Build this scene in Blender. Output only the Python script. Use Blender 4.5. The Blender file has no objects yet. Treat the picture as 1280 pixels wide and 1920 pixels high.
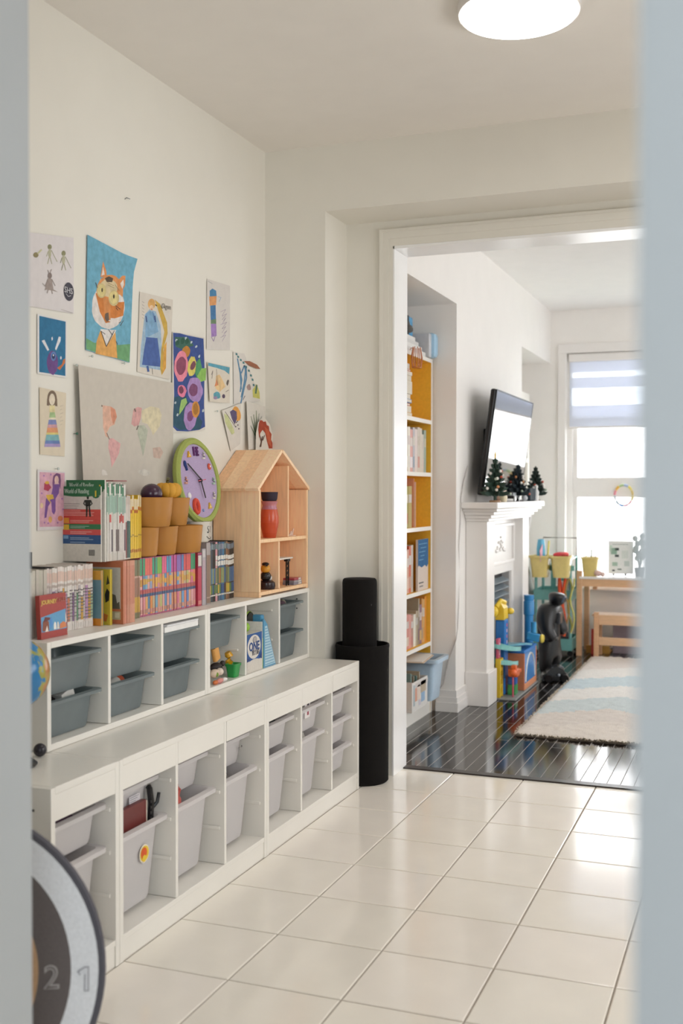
import bpy, bmesh, math, random
from mathutils import Matrix, Vector

# ------------------------------------------------------------------ camera, sky, lights, exposure
sc = bpy.context.scene
COL = sc.collection
CAM = Vector((2.0288, -3.4268, 1.2615))
YAW, PITCH, ROLL, FPX = 0.3661, -0.0182, 0.0011, 2052.6
_f = Vector((-math.sin(YAW)*math.cos(PITCH), math.cos(YAW)*math.cos(PITCH), math.sin(PITCH)))
_r = Vector((math.cos(YAW), math.sin(YAW), 0.0)); _u = _r.cross(_f)
_r, _u = math.cos(ROLL)*_r + math.sin(ROLL)*_u, -math.sin(ROLL)*_r + math.cos(ROLL)*_u
cd = bpy.data.cameras.new('camera'); cam = bpy.data.objects.new('camera', cd); COL.objects.link(cam)
cam.matrix_world = Matrix(((_r.x, _u.x, -_f.x, CAM.x), (_r.y, _u.y, -_f.y, CAM.y), (_r.z, _u.z, -_f.z, CAM.z), (0, 0, 0, 1)))
cd.sensor_fit = 'HORIZONTAL'; cd.sensor_width = 36.0; cd.lens = FPX/1280*36.0
cd.clip_start = 0.05; cd.clip_end = 200
cd.dof.use_dof = True; cd.dof.focus_distance = 4.1; cd.dof.aperture_fstop = 4.6
sc.camera = cam

sc.view_settings.view_transform = 'Standard'; sc.view_settings.look = 'None'
sc.view_settings.gamma = 1.0; sc.view_settings.use_curve_mapping = False
sc.view_settings.exposure = 0.16
sc.cycles.max_bounces = 10; sc.cycles.diffuse_bounces = 6; sc.cycles.transparent_max_bounces = 12

wd = bpy.data.worlds.new('sky'); sc.world = wd; wd.use_nodes = True
bgn = wd.node_tree.nodes['Background']; bgn.inputs['Color'].default_value = (0.86, 0.93, 1.0, 1); bgn.inputs['Strength'].default_value = 11.0

def area(name, loc, direction, sx, sy, power, col):
    d = bpy.data.lights.new(name, 'AREA'); d.shape = 'RECTANGLE'; d.size = sx; d.size_y = sy; d.energy = power; d.color = col
    o = bpy.data.objects.new(name, d); COL.objects.link(o); o.location = loc
    o.rotation_euler = Vector(direction).to_track_quat('-Z', 'Z').to_euler(); return o
area('living_side_fill', (4.35, 3.6, 1.45), (-1, 0.1, -0.05), 2.6, 1.9, 27, (0.93, 0.96, 1.0))  # unseen area lamp added to brighten the living room; that wall has no window
area('living_rear_fill', (3.5, 1.45, 1.5), (-0.35, 1, -0.05), 1.2, 1.9, 36, (0.97, 0.98, 1.0))  # fill lamp added inside the near wall to brighten the far wall
area('kitchen_side_fill', (3.55, -0.35, 1.25), (-1, 0.12, -0.30), 1.7, 1.9, 45, (0.97, 0.98, 1.0))  # fill lamp added at the solid right wall, lifts the low storage fronts
area('entry_daylight_fill', (3.3, -5.3, 1.7), (-0.35, 1, -0.1), 1.6, 1.6, 72, (0.86, 0.93, 0.98))  # unseen area lamp added behind the camera, cool daylight on the entry walls
LAMP_STRENGTH = 11.5

# ------------------------------------------------------------------ helpers
def at(px, py, ax, val):
    """the point of the plane <ax> = val that shows at this spot of the photograph"""
    d = _f + _r*((px-640)/FPX) - _u*((py-960)/FPX)
    i = 'xyz'.index(ax); return CAM + d*((val-CAM[i])/d[i])
def lin(h):
    if not isinstance(h, str): return tuple(h)[:3]
    h = h.lstrip('#'); h = h if len(h) == 6 else ''.join(k*2 for k in h); c = [int(h[i:i+2], 16)/255 for i in (0, 2, 4)]
    return tuple(x/12.92 if x <= 0.04045 else ((x+0.055)/1.055)**2.4 for x in c)
def jit(h, a, rnd):
    c = lin(h); k = 1+rnd.uniform(-a, a); return tuple(min(1, max(0, x*k*(1+rnd.uniform(-a, a)*.4))) for x in c)

def nodes(name):
    m = bpy.data.materials.new(name); m.use_nodes = True; nt = m.node_tree; nt.nodes.clear()
    out = nt.nodes.new('ShaderNodeOutputMaterial'); return m, nt, out
def N(nt, t, **kw):
    n = nt.nodes.new(t)
    for k, v in kw.items():
        if k in n.inputs: n.inputs[k].default_value = v
        else: setattr(n, k, v)
    return n
def surf(name, col=None, rough=.5, var=.06, scale=30, stretch=(1, 1, 1), spec=.5, bump=0., coat=0., metal=0., detail=4., gain=(1, 1, 1)):
    """principled surface whose colour is COL (or the mesh's own Col attribute) with a fine natural variation"""
    m, nt, out = nodes(name); L = nt.links
    b = N(nt, 'ShaderNodeBsdfPrincipled', Roughness=rough, Metallic=metal)
    b.inputs['Specular IOR Level'].default_value = spec; b.inputs['Coat Weight'].default_value = coat; b.inputs['Coat Roughness'].default_value = .05
    tc = N(nt, 'ShaderNodeTexCoord'); mp = N(nt, 'ShaderNodeMapping'); mp.inputs['Scale'].default_value = stretch
    L.new(tc.outputs['Object'], mp.inputs['Vector'])
    nz = N(nt, 'ShaderNodeTexNoise', Scale=scale, Detail=detail); L.new(mp.outputs[0], nz.inputs['Vector'])
    mr = N(nt, 'ShaderNodeMapRange'); mr.inputs['To Min'].default_value = 1-var; mr.inputs['To Max'].default_value = 1+var
    mr.inputs['From Min'].default_value = .3; mr.inputs['From Max'].default_value = .7
    L.new(nz.outputs[0], mr.inputs['Value'])
    mx = N(nt, 'ShaderNodeVectorMath', operation='SCALE')
    if col is None:
        a = N(nt, 'ShaderNodeAttribute', attribute_name='Col'); gm = N(nt, 'ShaderNodeVectorMath', operation='MULTIPLY'); gm.inputs[1].default_value = gain; L.new(a.outputs['Color'], gm.inputs[0]); L.new(gm.outputs[0], mx.inputs[0])
    else:
        mx.inputs[0].default_value = lin(col)
    L.new(mr.outputs[0], mx.inputs['Scale']); L.new(mx.outputs[0], b.inputs['Base Color'])
    if bump:
        bp_ = N(nt, 'ShaderNodeBump', Strength=bump, Distance=.002); L.new(nz.outputs[0], bp_.inputs['Height']); L.new(bp_.outputs[0], b.inputs['Normal'])
    L.new(b.outputs[0], out.inputs[0]); m['bsdf'] = b.name; return m
def see_through(name, col, clear, rough=.35, trans=.35, gloss=.06):
    """cloudy plastic: part clear, part diffuse, part translucent, with a gloss"""
    m, nt, out = nodes(name); L = nt.links
    c = (*lin(col), 1)
    nz = N(nt, 'ShaderNodeTexNoise', Scale=14.0); mr = N(nt, 'ShaderNodeMapRange'); mr.inputs['To Min'].default_value = clear*.9; mr.inputs['To Max'].default_value = clear*1.1
    tc = N(nt, 'ShaderNodeTexCoord'); L.new(tc.outputs['Object'], nz.inputs['Vector']); L.new(nz.outputs[0], mr.inputs['Value'])
    d = N(nt, 'ShaderNodeBsdfDiffuse', Color=c); t = N(nt, 'ShaderNodeBsdfTranslucent', Color=c); tr = N(nt, 'ShaderNodeBsdfTransparent', Color=c)
    g = N(nt, 'ShaderNodeBsdfGlossy', Roughness=rough)
    a = N(nt, 'ShaderNodeMixShader', Fac=trans); L.new(d.outputs[0], a.inputs[1]); L.new(t.outputs[0], a.inputs[2])
    e = N(nt, 'ShaderNodeMixShader'); L.new(mr.outputs[0], e.inputs[0]); L.new(a.outputs[0], e.inputs[1]); L.new(tr.outputs[0], e.inputs[2])
    h = N(nt, 'ShaderNodeMixShader', Fac=gloss); L.new(e.outputs[0], h.inputs[1]); L.new(g.outputs[0], h.inputs[2])
    L.new(h.outputs[0], out.inputs[0]); return m

MAT = {}
MAT['paint'] = surf('painted_matte', None, .6, .05, 60)
MAT['gloss'] = surf('painted_gloss', None, .25, .04, 40)
MAT['print'] = surf('printed_cover', None, .38, .05, 120)
MAT['pages'] = surf('page_edges', '#dcd2c0', .8, .12, 300, (1, 1, .02))
MAT['wash'] = surf('watercolour', None, .8, .14, 55, detail=6)
MAT['paper'] = surf('paper', None, .75, .03, 40)
MAT['felt'] = surf('felt', None, .95, .06, 260, bump=.6)
MAT['fabric'] = surf('fabric', None, .95, .05, 160, bump=.4)
MAT['wall'] = surf('wall_paint_cream', '#e8e4da', .62, .012, 6, bump=.03)
MAT['wall2'] = surf('wall_paint_white', '#f0ece7', .62, .012, 6, bump=.03)
MAT['ceil'] = surf('ceiling_paint', '#ebe6df', .8, .012, 8)
MAT['ceil2'] = surf('ceiling_paint_white', '#f1eeea', .8, .012, 8)
MAT['trim'] = surf('trim_paint', '#ece8e4', .32, .012, 8)
MAT['casing'] = surf('casing_paint', '#e6e2d8', .45, .012, 8)
MAT['jamb'] = surf('jamb_gloss_paint', '#f7f6f5', .28, .01, 8)
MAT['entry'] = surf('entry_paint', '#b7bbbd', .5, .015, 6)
MAT['mel'] = surf('white_melamine', '#f0ece4', .30, .012, 9)
MAT['tile'] = surf('ceramic_tile', None, .115, .03, 5, spec=.42, detail=5)
MAT['grout'] = surf('grout', '#a2978a', .85, .10, 80)
MAT['plank'] = surf('dark_floorboard', None, .10, .30, 9, (8, .5, 8), spec=.5, detail=6)
MAT['pine'] = surf('pine', None, .48, .09, 10, (9, 9, 1.0), detail=5, gain=(1.38, 1.38, 1.55))
MAT['birch'] = surf('birch', None, .42, .07, 8, (2, 2, 14), detail=5)
MAT['rug'] = surf('rug_pile', None, .98, .14, 240, bump=1.0)
MAT['bin_grey'] = see_through('grey_tub_plastic', '#bcc6c8', .52, .3, .35, .07)
MAT['bin_white'] = see_through('white_tub_plastic', '#f4f1f1', .04, .3, .45, .05)
MAT['metal'] = surf('brushed_steel', '#9a9c9e', .3, .05, 90, (1, 1, .1), metal=1.0)
MAT['screen'] = surf('tv_screen', '#0b0d10', .06, .01, 5, spec=.9, coat=1.0)
MAT['fluff'] = surf('black_fabric', '#161413', .9, .15, 300, bump=.3, spec=.2)
MAT['blackplastic'] = surf('black_plastic', '#141416', .3, .06, 30)
m, nt, out = nodes('window_glass')
_t = N(nt, 'ShaderNodeBsdfTransparent'); _g = N(nt, 'ShaderNodeBsdfGlossy', Roughness=.02); _n = N(nt, 'ShaderNodeTexNoise', Scale=3.0)
_mr = N(nt, 'ShaderNodeMapRange'); _mr.inputs['To Min'].default_value = .03; _mr.inputs['To Max'].default_value = .06
_mx = N(nt, 'ShaderNodeMixShader'); nt.links.new(_n.outputs[0], _mr.inputs['Value']); nt.links.new(_mr.outputs[0], _mx.inputs[0])
nt.links.new(_t.outputs[0], _mx.inputs[1]); nt.links.new(_g.outputs[0], _mx.inputs[2]); nt.links.new(_mx.outputs[0], out.inputs[0]); MAT['glass'] = m
MAT['sheer'] = see_through('sheer_blind', '#eef1f6', .22, .6, .25, .01)
MAT['opaque_band'] = see_through('woven_blind', '#e4e8f2', .01, .6, .2, .01)
m, nt, out = nodes('lamp_diffuser'); e = N(nt, 'ShaderNodeEmission', Color=(1.0, .97, .925, 1), Strength=LAMP_STRENGTH); nt.links.new(e.outputs[0], out.inputs[0]); MAT['lamp'] = m
m, nt, out = nodes('outside_brick'); b = N(nt, 'ShaderNodeBsdfPrincipled', Roughness=.9); bt = N(nt, 'ShaderNodeTexBrick', Scale=4.0)
bt.inputs['Color1'].default_value = (.62, .56, .53, 1); bt.inputs['Color2'].default_value = (.72, .68, .66, 1); bt.inputs['Mortar'].default_value = (.85, .83, .8, 1)
tc = N(nt, 'ShaderNodeTexCoord'); mp = N(nt, 'ShaderNodeMapping'); mp.inputs['Rotation'].default_value = (math.pi/2, 0, 0)
nt.links.new(tc.outputs['Object'], mp.inputs[0]); nt.links.new(mp.outputs[0], bt.inputs['Vector']); nt.links.new(bt.outputs[0], b.inputs['Base Color']); nt.links.new(b.outputs[0], out.inputs[0]); MAT['outbrick'] = m

class M:
    """collects faces (each with its own colour) and links them as ONE mesh object"""
    def __init__(s, X=None): s.v, s.f, s.c, s.s, s.X = [], [], [], [], X or Matrix.Identity(4)
    def add(s, vs, fs, col='#ffffff', smooth=False):
        o = len(s.v); s.v += [tuple(s.X @ Vector(p)) for p in vs]; c = lin(col)
        for f in fs: s.f.append([i+o for i in f]); s.c.append(c); s.s.append(smooth)
        return s
    def box(s, x0, x1, y0, y1, z0, z1, col='#ffffff'):
        x0, x1 = sorted((x0, x1)); y0, y1 = sorted((y0, y1)); z0, z1 = sorted((z0, z1))
        v = [(x, y, z) for z in (z0, z1) for y in (y0, y1) for x in (x0, x1)]
        return s.add(v, [(0, 2, 3, 1), (4, 5, 7, 6), (0, 1, 5, 4), (2, 6, 7, 3), (0, 4, 6, 2), (1, 3, 7, 5)], col)
    def prism(s, pts, d, col='#ffffff', smooth=False):
        """polygon PTS (3-D, planar) pushed along D"""
        n = len(pts); a = [Vector(p) for p in pts]; d = Vector(d); v = a+[p+d for p in a]
        nrm = Vector((0, 0, 0))
        for i in range(n): nrm += a[i].cross(a[(i+1) % n])
        if nrm.dot(d) > 0: v = [p+d for p in a]+a
        s.add(v, [tuple(range(n)), tuple(reversed(range(n, 2*n)))], col)
        return s.add(v, [(i, i+n, (i+1) % n+n, (i+1) % n) for i in range(n)], col, smooth)
    def lathe(s, c, prof, col='#ffffff', n=24, axis='z', cols=None, sy=1.0, arc=None):
        c = Vector(c); vs = []; k = len(prof)
        for i in range(n):
            t = 2*math.pi*i/n
            for r, h in prof:
                p = (r*math.cos(t), r*sy*math.sin(t), h)
                if axis == 'x': p = (p[2], p[0], p[1])
                elif axis == 'y': p = (p[1], p[2], p[0])
                vs.append(c+Vector(p))
        for j in range(k-1):
            s.add([], [], col); fs = [(i*k+j, ((i+1) % n)*k+j, ((i+1) % n)*k+j+1, i*k+j+1) for i in range(n)]
            if j == 0: o = len(s.v); s.v += [tuple(s.X @ p) for p in vs]
            for f in fs: s.f.append([q+o for q in f]); s.c.append(lin(cols[j] if cols else col)); s.s.append(True)
        return s
    def ball(s, c, r, col='#ffffff', n=14, sx=1, sy=1, sz=1):
        k = max(5, n//2+1); c = Vector(c)
        vs = [c+Vector((r*sx*math.sin(math.pi*j/k)*math.cos(2*math.pi*i/n), r*sy*math.sin(math.pi*j/k)*math.sin(2*math.pi*i/n), r*sz*math.cos(math.pi*j/k))) for j in range(k+1) for i in range(n)]
        return s.add(vs, [(j*n+i, (j+1)*n+i, (j+1)*n+(i+1) % n, j*n+(i+1) % n) for j in range(k) for i in range(n)], col, True)
    def tube(s, pts, r, col='#ffffff', n=8, caps=True):
        pts = [Vector(p) for p in pts]; rs = r if isinstance(r, (list, tuple)) else [r]*len(pts); vs = []
        d0 = (pts[1]-pts[0]).normalized(); ref = Vector((0, 0, 1)) if abs(d0.z) < .9 else Vector((1, 0, 0))
        for i, p in enumerate(pts):
            d = (pts[min(i+1, len(pts)-1)]-pts[max(i-1, 0)]).normalized(); a = d.cross(ref).normalized(); b = d.cross(a)
            vs += [p+(a*math.cos(2*math.pi*k/n)+b*math.sin(2*math.pi*k/n))*rs[i] for k in range(n)]
        m_ = len(pts); s.add(vs, [(i*n+k, i*n+(k+1) % n, (i+1)*n+(k+1) % n, (i+1)*n+k) for i in range(m_-1) for k in range(n)], col, True)
        if caps: s.add([vs[k] for k in range(n)]+[vs[(m_-1)*n+k] for k in range(n)], [tuple(reversed(range(n))), tuple(range(n, 2*n))], col)
        return s
    def bar(s, a, b, w, h, col='#ffffff', up=(0, 0, 1)):
        a, b = Vector(a), Vector(b); d = (b-a).normalized(); up = Vector(up)
        if abs(d.dot(up)) > .95: up = Vector((1, 0, 0))
        x = d.cross(up).normalized(); y = x.cross(d)
        v = [p+x*sx*w/2+y*sy*h/2 for p in (a, b) for sx, sy in ((-1, -1), (1, -1), (1, 1), (-1, 1))]
        return s.add(v, [(0, 1, 2, 3), (7, 6, 5, 4), (0, 4, 5, 1), (1, 5, 6, 2), (2, 6, 7, 3), (3, 7, 4, 0)], col)
    def rloft(s, rings, col='#ffffff', cr=.02, seg=3, cap0=True, cap1=True, cols=None):
        """rounded rectangles (cx, cy, z, half-x, half-y) joined one to the next"""
        n = 4*(seg+1); vs = []
        for cx, cy, z, hx, hy in rings:
            r = min(cr, hx*.9, hy*.9)
            for q, (sx, sy) in enumerate(((1, 1), (-1, 1), (-1, -1), (1, -1))):
                for k in range(seg+1):
                    t = math.pi/2*(q+k/seg); vs.append((cx+sx*(hx-r)+r*math.cos(t), cy+sy*(hy-r)+r*math.sin(t), z))
        m_ = len(rings); o = len(s.v); s.v += [tuple(s.X @ Vector(p)) for p in vs]
        def F(f, c, sm=True): s.f.append([i+o for i in f]); s.c.append(lin(c)); s.s.append(sm)
        for i in range(m_-1):
            for k in range(n): F((i*n+k, i*n+(k+1) % n, (i+1)*n+(k+1) % n, (i+1)*n+k), cols[i] if cols else col)
        if cap0: F(tuple(reversed(range(n))), cols[0] if cols else col, False)
        if cap1: F(tuple(range((m_-1)*n, m_*n)), cols[-1] if cols else col, False)
        return s
    def build(s, name, mat, parent=None, bevel=0., world=True, auto=True, loc=None):
        me = bpy.data.meshes.new(name); me.from_pydata(s.v, [], s.f); me.update()
        at_ = me.color_attributes.new('Col', 'FLOAT_COLOR', 'CORNER')
        buf = []
        for f, c in zip(s.f, s.c): buf += [c[0], c[1], c[2], 1.0]*len(f)
        at_.data.foreach_set('color', buf); me.polygons.foreach_set('use_smooth', s.s)
        me.materials.append(MAT[mat] if isinstance(mat, str) else mat)
        o = bpy.data.objects.new(name, me); COL.objects.link(o)
        if any(s.s) and auto:
            me.set_sharp_from_angle(angle=math.radians(38))
        if parent is not None:
            o.parent = parent
            if world: o.matrix_parent_inverse = WM[parent.name].inverted() if parent.name in WM else Matrix.Identity(4)
        if loc is not None: o.location = loc
        if bevel:
            bv = o.modifiers.new('bevel', 'BEVEL'); bv.width = bevel; bv.segments = 2; bv.limit_method = 'ANGLE'
        return o
WM = {}
def tag(o, label, cat, group=None):
    o['label'] = label; o['category'] = cat
    if group: o['group'] = group
    return o
def thing(name, label, cat, loc, group=None):
    o = bpy.data.objects.new(name, None); COL.objects.link(o); o.location = loc; o.empty_display_size = .05
    WM[o.name] = Matrix.Translation(Vector(loc)); return tag(o, label, cat, group)
def struct(o): o['kind'] = 'structure'; return o
def copy_tree(o, loc=None, parent=None):
    c = o.copy(); COL.objects.link(c)
    if parent is not None: c.parent = parent
    if loc is not None: c.location = loc
    for ch in list(o.children): copy_tree(ch, None, c)
    return c
ORD = 'first second third fourth fifth sixth seventh eighth ninth tenth eleventh twelfth thirteenth fourteenth fifteenth sixteenth seventeenth eighteenth nineteenth twentieth'.split()
ORD += ['twenty-'+w for w in ORD[:9]]+['thirtieth']
def text(body, size, origin, right, up, col, parent, mat='print', name='lettering', extr=.0004, align='CENTER', stretch=1.0, bold=0.0):
    cu = bpy.data.curves.new('lettering', 'FONT'); cu.body = body; cu.size = size; cu.extrude = extr; cu.align_x = align; cu.align_y = 'CENTER'; cu.resolution_u = 3; cu.offset = bold
    to = bpy.data.objects.new('lettering_source', cu); COL.objects.link(to)
    me = bpy.data.meshes.new_from_object(to.evaluated_get(bpy.context.evaluated_depsgraph_get())); bpy.data.objects.remove(to)
    r, u = Vector(right).normalized(), Vector(up).normalized(); n = r.cross(u)
    X = Matrix(((r.x*stretch, u.x, n.x, origin[0]), (r.y*stretch, u.y, n.y, origin[1]), (r.z*stretch, u.z, n.z, origin[2]), (0, 0, 0, 1)))
    m = M(X); m.add([v.co for v in me.vertices], [tuple(p.vertices) for p in me.polygons], col)
    return m.build(name, mat, parent)
rnd = random.Random(7)

# ------------------------------------------------------------------ the setting
H = 2.74
def sbox(name, mat, *boxes, col='#ffffff', parent=None, bevel=0.):
    m = M()
    for b in boxes: m.box(*b, col)
    o = m.build(name, mat, parent, bevel); return struct(o) if parent is None else o
fl = sbox('floor', 'grout', (-1.6, 3.7, -5.6, 1.33, -.12, -.004))
PX, X0, Y0 = .3134, .436, .347                       # 13 inch tiles, measured from the joints in view
tile_me = {}
for i in range(-2, 10):
    for j in range(-9, 4):
        x0, x1, y0, y1 = X0+PX*i, X0+PX*(i+1), Y0+PX*j, Y0+PX*(j+1)
        x1 = min(x1, 3.6); y1 = min(y1, 1.327)
        if x1-x0 < .03 or y1-y0 < .03: continue
        key = (round(x1-x0, 3), round(y1-y0, 3), rnd.randrange(4))
        if key not in tile_me:
            g = .0022; m = M(); w, h = x1-x0, y1-y0; e = .003
            c = jit('#f6efe4', .012, rnd)
            m.add([(g, g, -.006), (w-g, g, -.006), (w-g, h-g, -.006), (g, h-g, -.006), (g, g, -.0015), (w-g, g, -.0015), (w-g, h-g, -.0015), (g, h-g, -.0015),
                   (g+e, g+e, 0), (w-g-e, g+e, 0), (w-g-e, h-g-e, 0), (g+e, h-g-e, 0)],
                  [(0, 1, 5, 4), (1, 2, 6, 5), (2, 3, 7, 6), (3, 0, 4, 7), (4, 5, 9, 8), (5, 6, 10, 9), (6, 7, 11, 10), (7, 4, 8, 11), (8, 9, 10, 11)], c)
            o = m.build('tile', 'tile', fl, world=False); tile_me[key] = o.data; o.location = (x0, y0, 0)
        else:
            o = bpy.data.objects.new('tile', tile_me[key]); COL.objects.link(o); o.parent = fl; o.location = (x0, y0, 0)
sbox('trim_1', surf('threshold_wood', '#2a211d', .3, .2, 20, (.4, 8, 1)), (.50, 2.7, 1.318, 1.372, -.004, .006), bevel=.003)

fl2 = sbox('floor_2', surf('subfloor', '#0d0b0a', .6, .1, 20), (-.3, 4.5, 1.33, 5.75, -.12, -.006))
pitch = .0573; k = 0; plank_me = {}
for i in range(46):
    x0 = -.02+pitch*i; y = 1.372-rnd.uniform(0, .9)
    while y < 5.64:
        ln = rnd.choice((1.05, 1.3, 1.55, 1.9)); ya, yb = max(y, 1.372), min(y+ln, 5.64); y += ln
        if yb-ya < .05: continue
        key = (round(yb-ya, 2), rnd.randrange(3)) if (ya > 1.4 and yb < 5.6) else (round(yb-ya, 4), 0)
        if key not in plank_me:
            m = M(); w, h, g, e = pitch, yb-ya, .0004, .0012; c = jit('#1b1512', .25, rnd)
            m.add([(g, g, -.006), (w-g, g, -.006), (w-g, h-g, -.006), (g, h-g, -.006), (g+e, g+e, 0), (w-g-e, g+e, 0), (w-g-e, h-g-e, 0), (g+e, h-g-e, 0)], [(4, 5, 6, 7)], c)
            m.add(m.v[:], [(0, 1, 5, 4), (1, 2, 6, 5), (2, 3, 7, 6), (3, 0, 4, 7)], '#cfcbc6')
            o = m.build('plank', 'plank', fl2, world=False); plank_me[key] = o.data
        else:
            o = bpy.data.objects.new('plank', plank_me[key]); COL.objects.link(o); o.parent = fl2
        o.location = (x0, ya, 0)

sbox('ceiling', 'ceil', (-1.6, 3.7, -5.6, 1.34, H, H+.1))
sbox('ceiling_2', 'ceil2', (-.3, 4.5, 1.34, 5.75, H+.01, H+.1))
sbox('wall_left', 'wall', (-.12, 0, -1.98, 1.3, 0, H))
sbox('wall_back', 'wall', (0, .282, .932, 1.19, 0, H), (.282, 3.6, .932, 1.19, 2.46, H), (-.12, .504, 1.19, 1.352, 0, H), (.504, 2.7, 1.19, 1.352, 2.346, H), (2.7, 3.6, 1.19, 1.352, 0, H))
sbox('wall_back_2', 'wall2', (-.3, .504, 1.352, 1.36, 0, H+.01), (.504, 2.7, 1.352, 1.36, 2.346, H+.01), (2.7, 4.5, 1.352, 1.36, 0, H))
sbox('wall_right', 'wall', (3.6, 3.7, -2.7, 1.36, 0, H))
# casing round the opening between the rooms: stepped profile, jamb lining
d1 = sbox('door_1', 'casing', (.444, .458, 1.170, 1.19, 0, 2.42), (.458, .486, 1.174, 1.19, 0, 2.408), (.486, .504, 1.178, 1.19, 0, 2.378),
     (.458, 2.7, 1.170, 1.19, 2.408, 2.42), (.486, 2.7, 1.174, 1.19, 2.378, 2.408), (.504, 2.7, 1.178, 1.19, 2.346, 2.378),
     (2.69, 2.7, 1.178, 1.364, 0, 2.345))
sbox('jamb_lining', 'jamb', (.5045, .512, 1.1775, 1.366, 0, 2.333), parent=d1); sbox('head_lining', 'jamb', (.512, 2.689, 1.1775, 1.366, 2.3335, 2.3455), parent=d1)
# entry: partition end and door jamb near the camera
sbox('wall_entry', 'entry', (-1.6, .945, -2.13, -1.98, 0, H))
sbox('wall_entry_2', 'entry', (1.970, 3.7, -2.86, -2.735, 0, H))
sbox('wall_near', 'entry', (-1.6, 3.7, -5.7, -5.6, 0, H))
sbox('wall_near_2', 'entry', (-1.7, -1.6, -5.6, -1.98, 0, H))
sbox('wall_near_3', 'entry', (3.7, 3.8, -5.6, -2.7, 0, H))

# living room: left wall with two recesses either side of the chimney breast, soffit over all
BR0, BR1, FARY, WX = 2.65, 4.47, 5.64, .40
sbox('wall_living', 'wall2', (-.3, -.03, 1.36, 5.75, 0, H), (-.03, WX, 1.36, BR0, 2.335, H+.01), (-.03, WX, BR0, BR1, 0, H+.01), (-.03, WX, BR1, FARY, 2.32, H+.01), (-.03, WX, 1.36, 1.70, 0, 2.335))
sbox('baseboard_1', 'trim', (WX, WX+.020, BR0-.020, 2.875, 0, .055), (WX, WX+.014, BR0-.014, 2.875, .055, .085), (WX, WX+.008, BR0-.008, 2.875, .085, .125),
     (.285, WX, BR0-.020, BR0, 0, .055), (.285, WX, BR0-.014, BR0, .055, .085), (.285, WX, BR0-.008, BR0, .085, .125), bevel=.002)
sbox('baseboard_2', 'trim', (WX, WX+.014, 4.10, BR1+.014, 0, .10), (.28, WX, BR1, BR1+.014, 0, .10), (-.03, .52, FARY-.014, FARY, 0, .10), bevel=.002)
WZ0, WZ1, WXL = .50, 2.40, .53                          # windows of the far wall
wins = [(WXL, 1.42), (1.56, 2.45)]
sbox('wall_far', 'wall2', (-.3, WXL, FARY, 5.8, 0, H+.012), (WXL, 2.45, FARY, 5.8, WZ1, H+.012), (WXL, 2.45, FARY, 5.8, 0, WZ0), (1.42, 1.56, FARY, 5.8, WZ0, WZ1), (2.45, 4.5, FARY, 5.8, 0, H+.012))
sbox('wall_living_right', 'wall2', (4.5, 4.6, 1.36, 5.8, 0, H))
for n, (a, b) in enumerate(wins):
    w = struct(M().box(a, a+.045, 5.67, 5.76, WZ0, WZ1).box(b-.045, b, 5.67, 5.76, WZ0, WZ1).box(a, b, 5.67, 5.76, WZ1-.045, WZ1).box(a, b, 5.67, 5.76, WZ0, WZ0+.05).build('window_%d' % (n+1), 'trim', None, .004))
    M().box(a+.045, b-.045, 5.685, 5.745, 1.22, 1.385).build('meeting_rail', 'trim', w, .004)
    M().box(a+.045, b-.045, 5.68, 5.75, 1.835, 1.88).build('transom', 'trim', w, .004)
    M().box(a+.045, a+.085, 5.69, 5.74, WZ0+.05, 1.835).box(b-.085, b-.045, 5.69, 5.74, WZ0+.05, 1.835).build('sash', 'trim', w, .004)
    for z0, z1 in ((WZ0+.05, 1.22), (1.385, 1.835), (1.88, WZ1-.045)):
        M().box(a+.045, b-.045, 5.712, 5.716, z0, z1).build('pane', 'glass', w)
    M().box(a-.07, b+.07, FARY-.018, FARY, WZ1, WZ1+.075).box(a-.07, a-.005, FARY-.018, FARY, WZ0-.03, WZ1).box(b+.005, b+.07, FARY-.018, FARY, WZ0-.03, WZ1).build('casing', 'trim', w, .003)
    M().box(a-.08, b+.08, FARY-.06, FARY+.03, WZ0-.03, WZ0).build('sill', 'trim', w, .004)
    bl = thing('window_blind', 'half-drawn white zebra roller blind on the '+('window beside the corner' if n == 0 else 'window farther from the corner'), 'blind', ((a+b)/2, 5.655, 2.38))
    M().box(a+.01, b-.01, 5.645, 5.685, 2.33, 2.395).build('cassette', 'trim', bl, .006)
    z = 2.33; i = 0
    for dz in (.085, .045, .085, .045, .10, .17, .04, .05):
        M().box(a+.02, b-.02, 5.664, 5.666, z-dz, z).build('woven_band' if i % 2 == 0 else 'sheer_band', 'opaque_band' if i in (0, 2, 5) else 'sheer', bl); z -= dz; i += 1
        if z < 1.9: break
    M().lathe(((a+b)/2, 5.665, z-.008), [(0, -(b-a)/2+.02), (.009, -(b-a)/2+.02), (.009, (b-a)/2-.02), (0, (b-a)/2-.02)], '#c9ccd0', 10, 'x').build('bottom_bar', 'trim', bl)
tag(M().box(-3, 6, 9.5, 9.8, -1, 4.2).build('neighbour_house', 'outbrick'), 'pale brick neighbour house across the yard, seen through the window', 'house')
o = tag(M().box(-8, 12, 5.85, 9.45, -1.2, -1.0, '#b8bcae').build('lawn', 'paint'), 'pale ground between the two houses outside the window', 'ground'); o['kind'] = 'structure'

# ------------------------------------------------------------------ ceiling lamp
lp = thing('ceiling_lamp', 'round flat LED ceiling lamp with glowing white diffuser', 'lamp', (1.332, -.115, H))
M().lathe((1.332, -.115, 0), [(.185, H), (.185, H-.02), (.182, H-.03), (.176, H-.03)], '#f4f2ee', 48).build('rim', 'trim', lp)
M().lathe((1.332, -.115, 0), [(.176, H-.03), (.174, H-.036), (.12, H-.042), (0, H-.044)], '#ffffff', 48).build('diffuser', 'lamp', lp)

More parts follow.
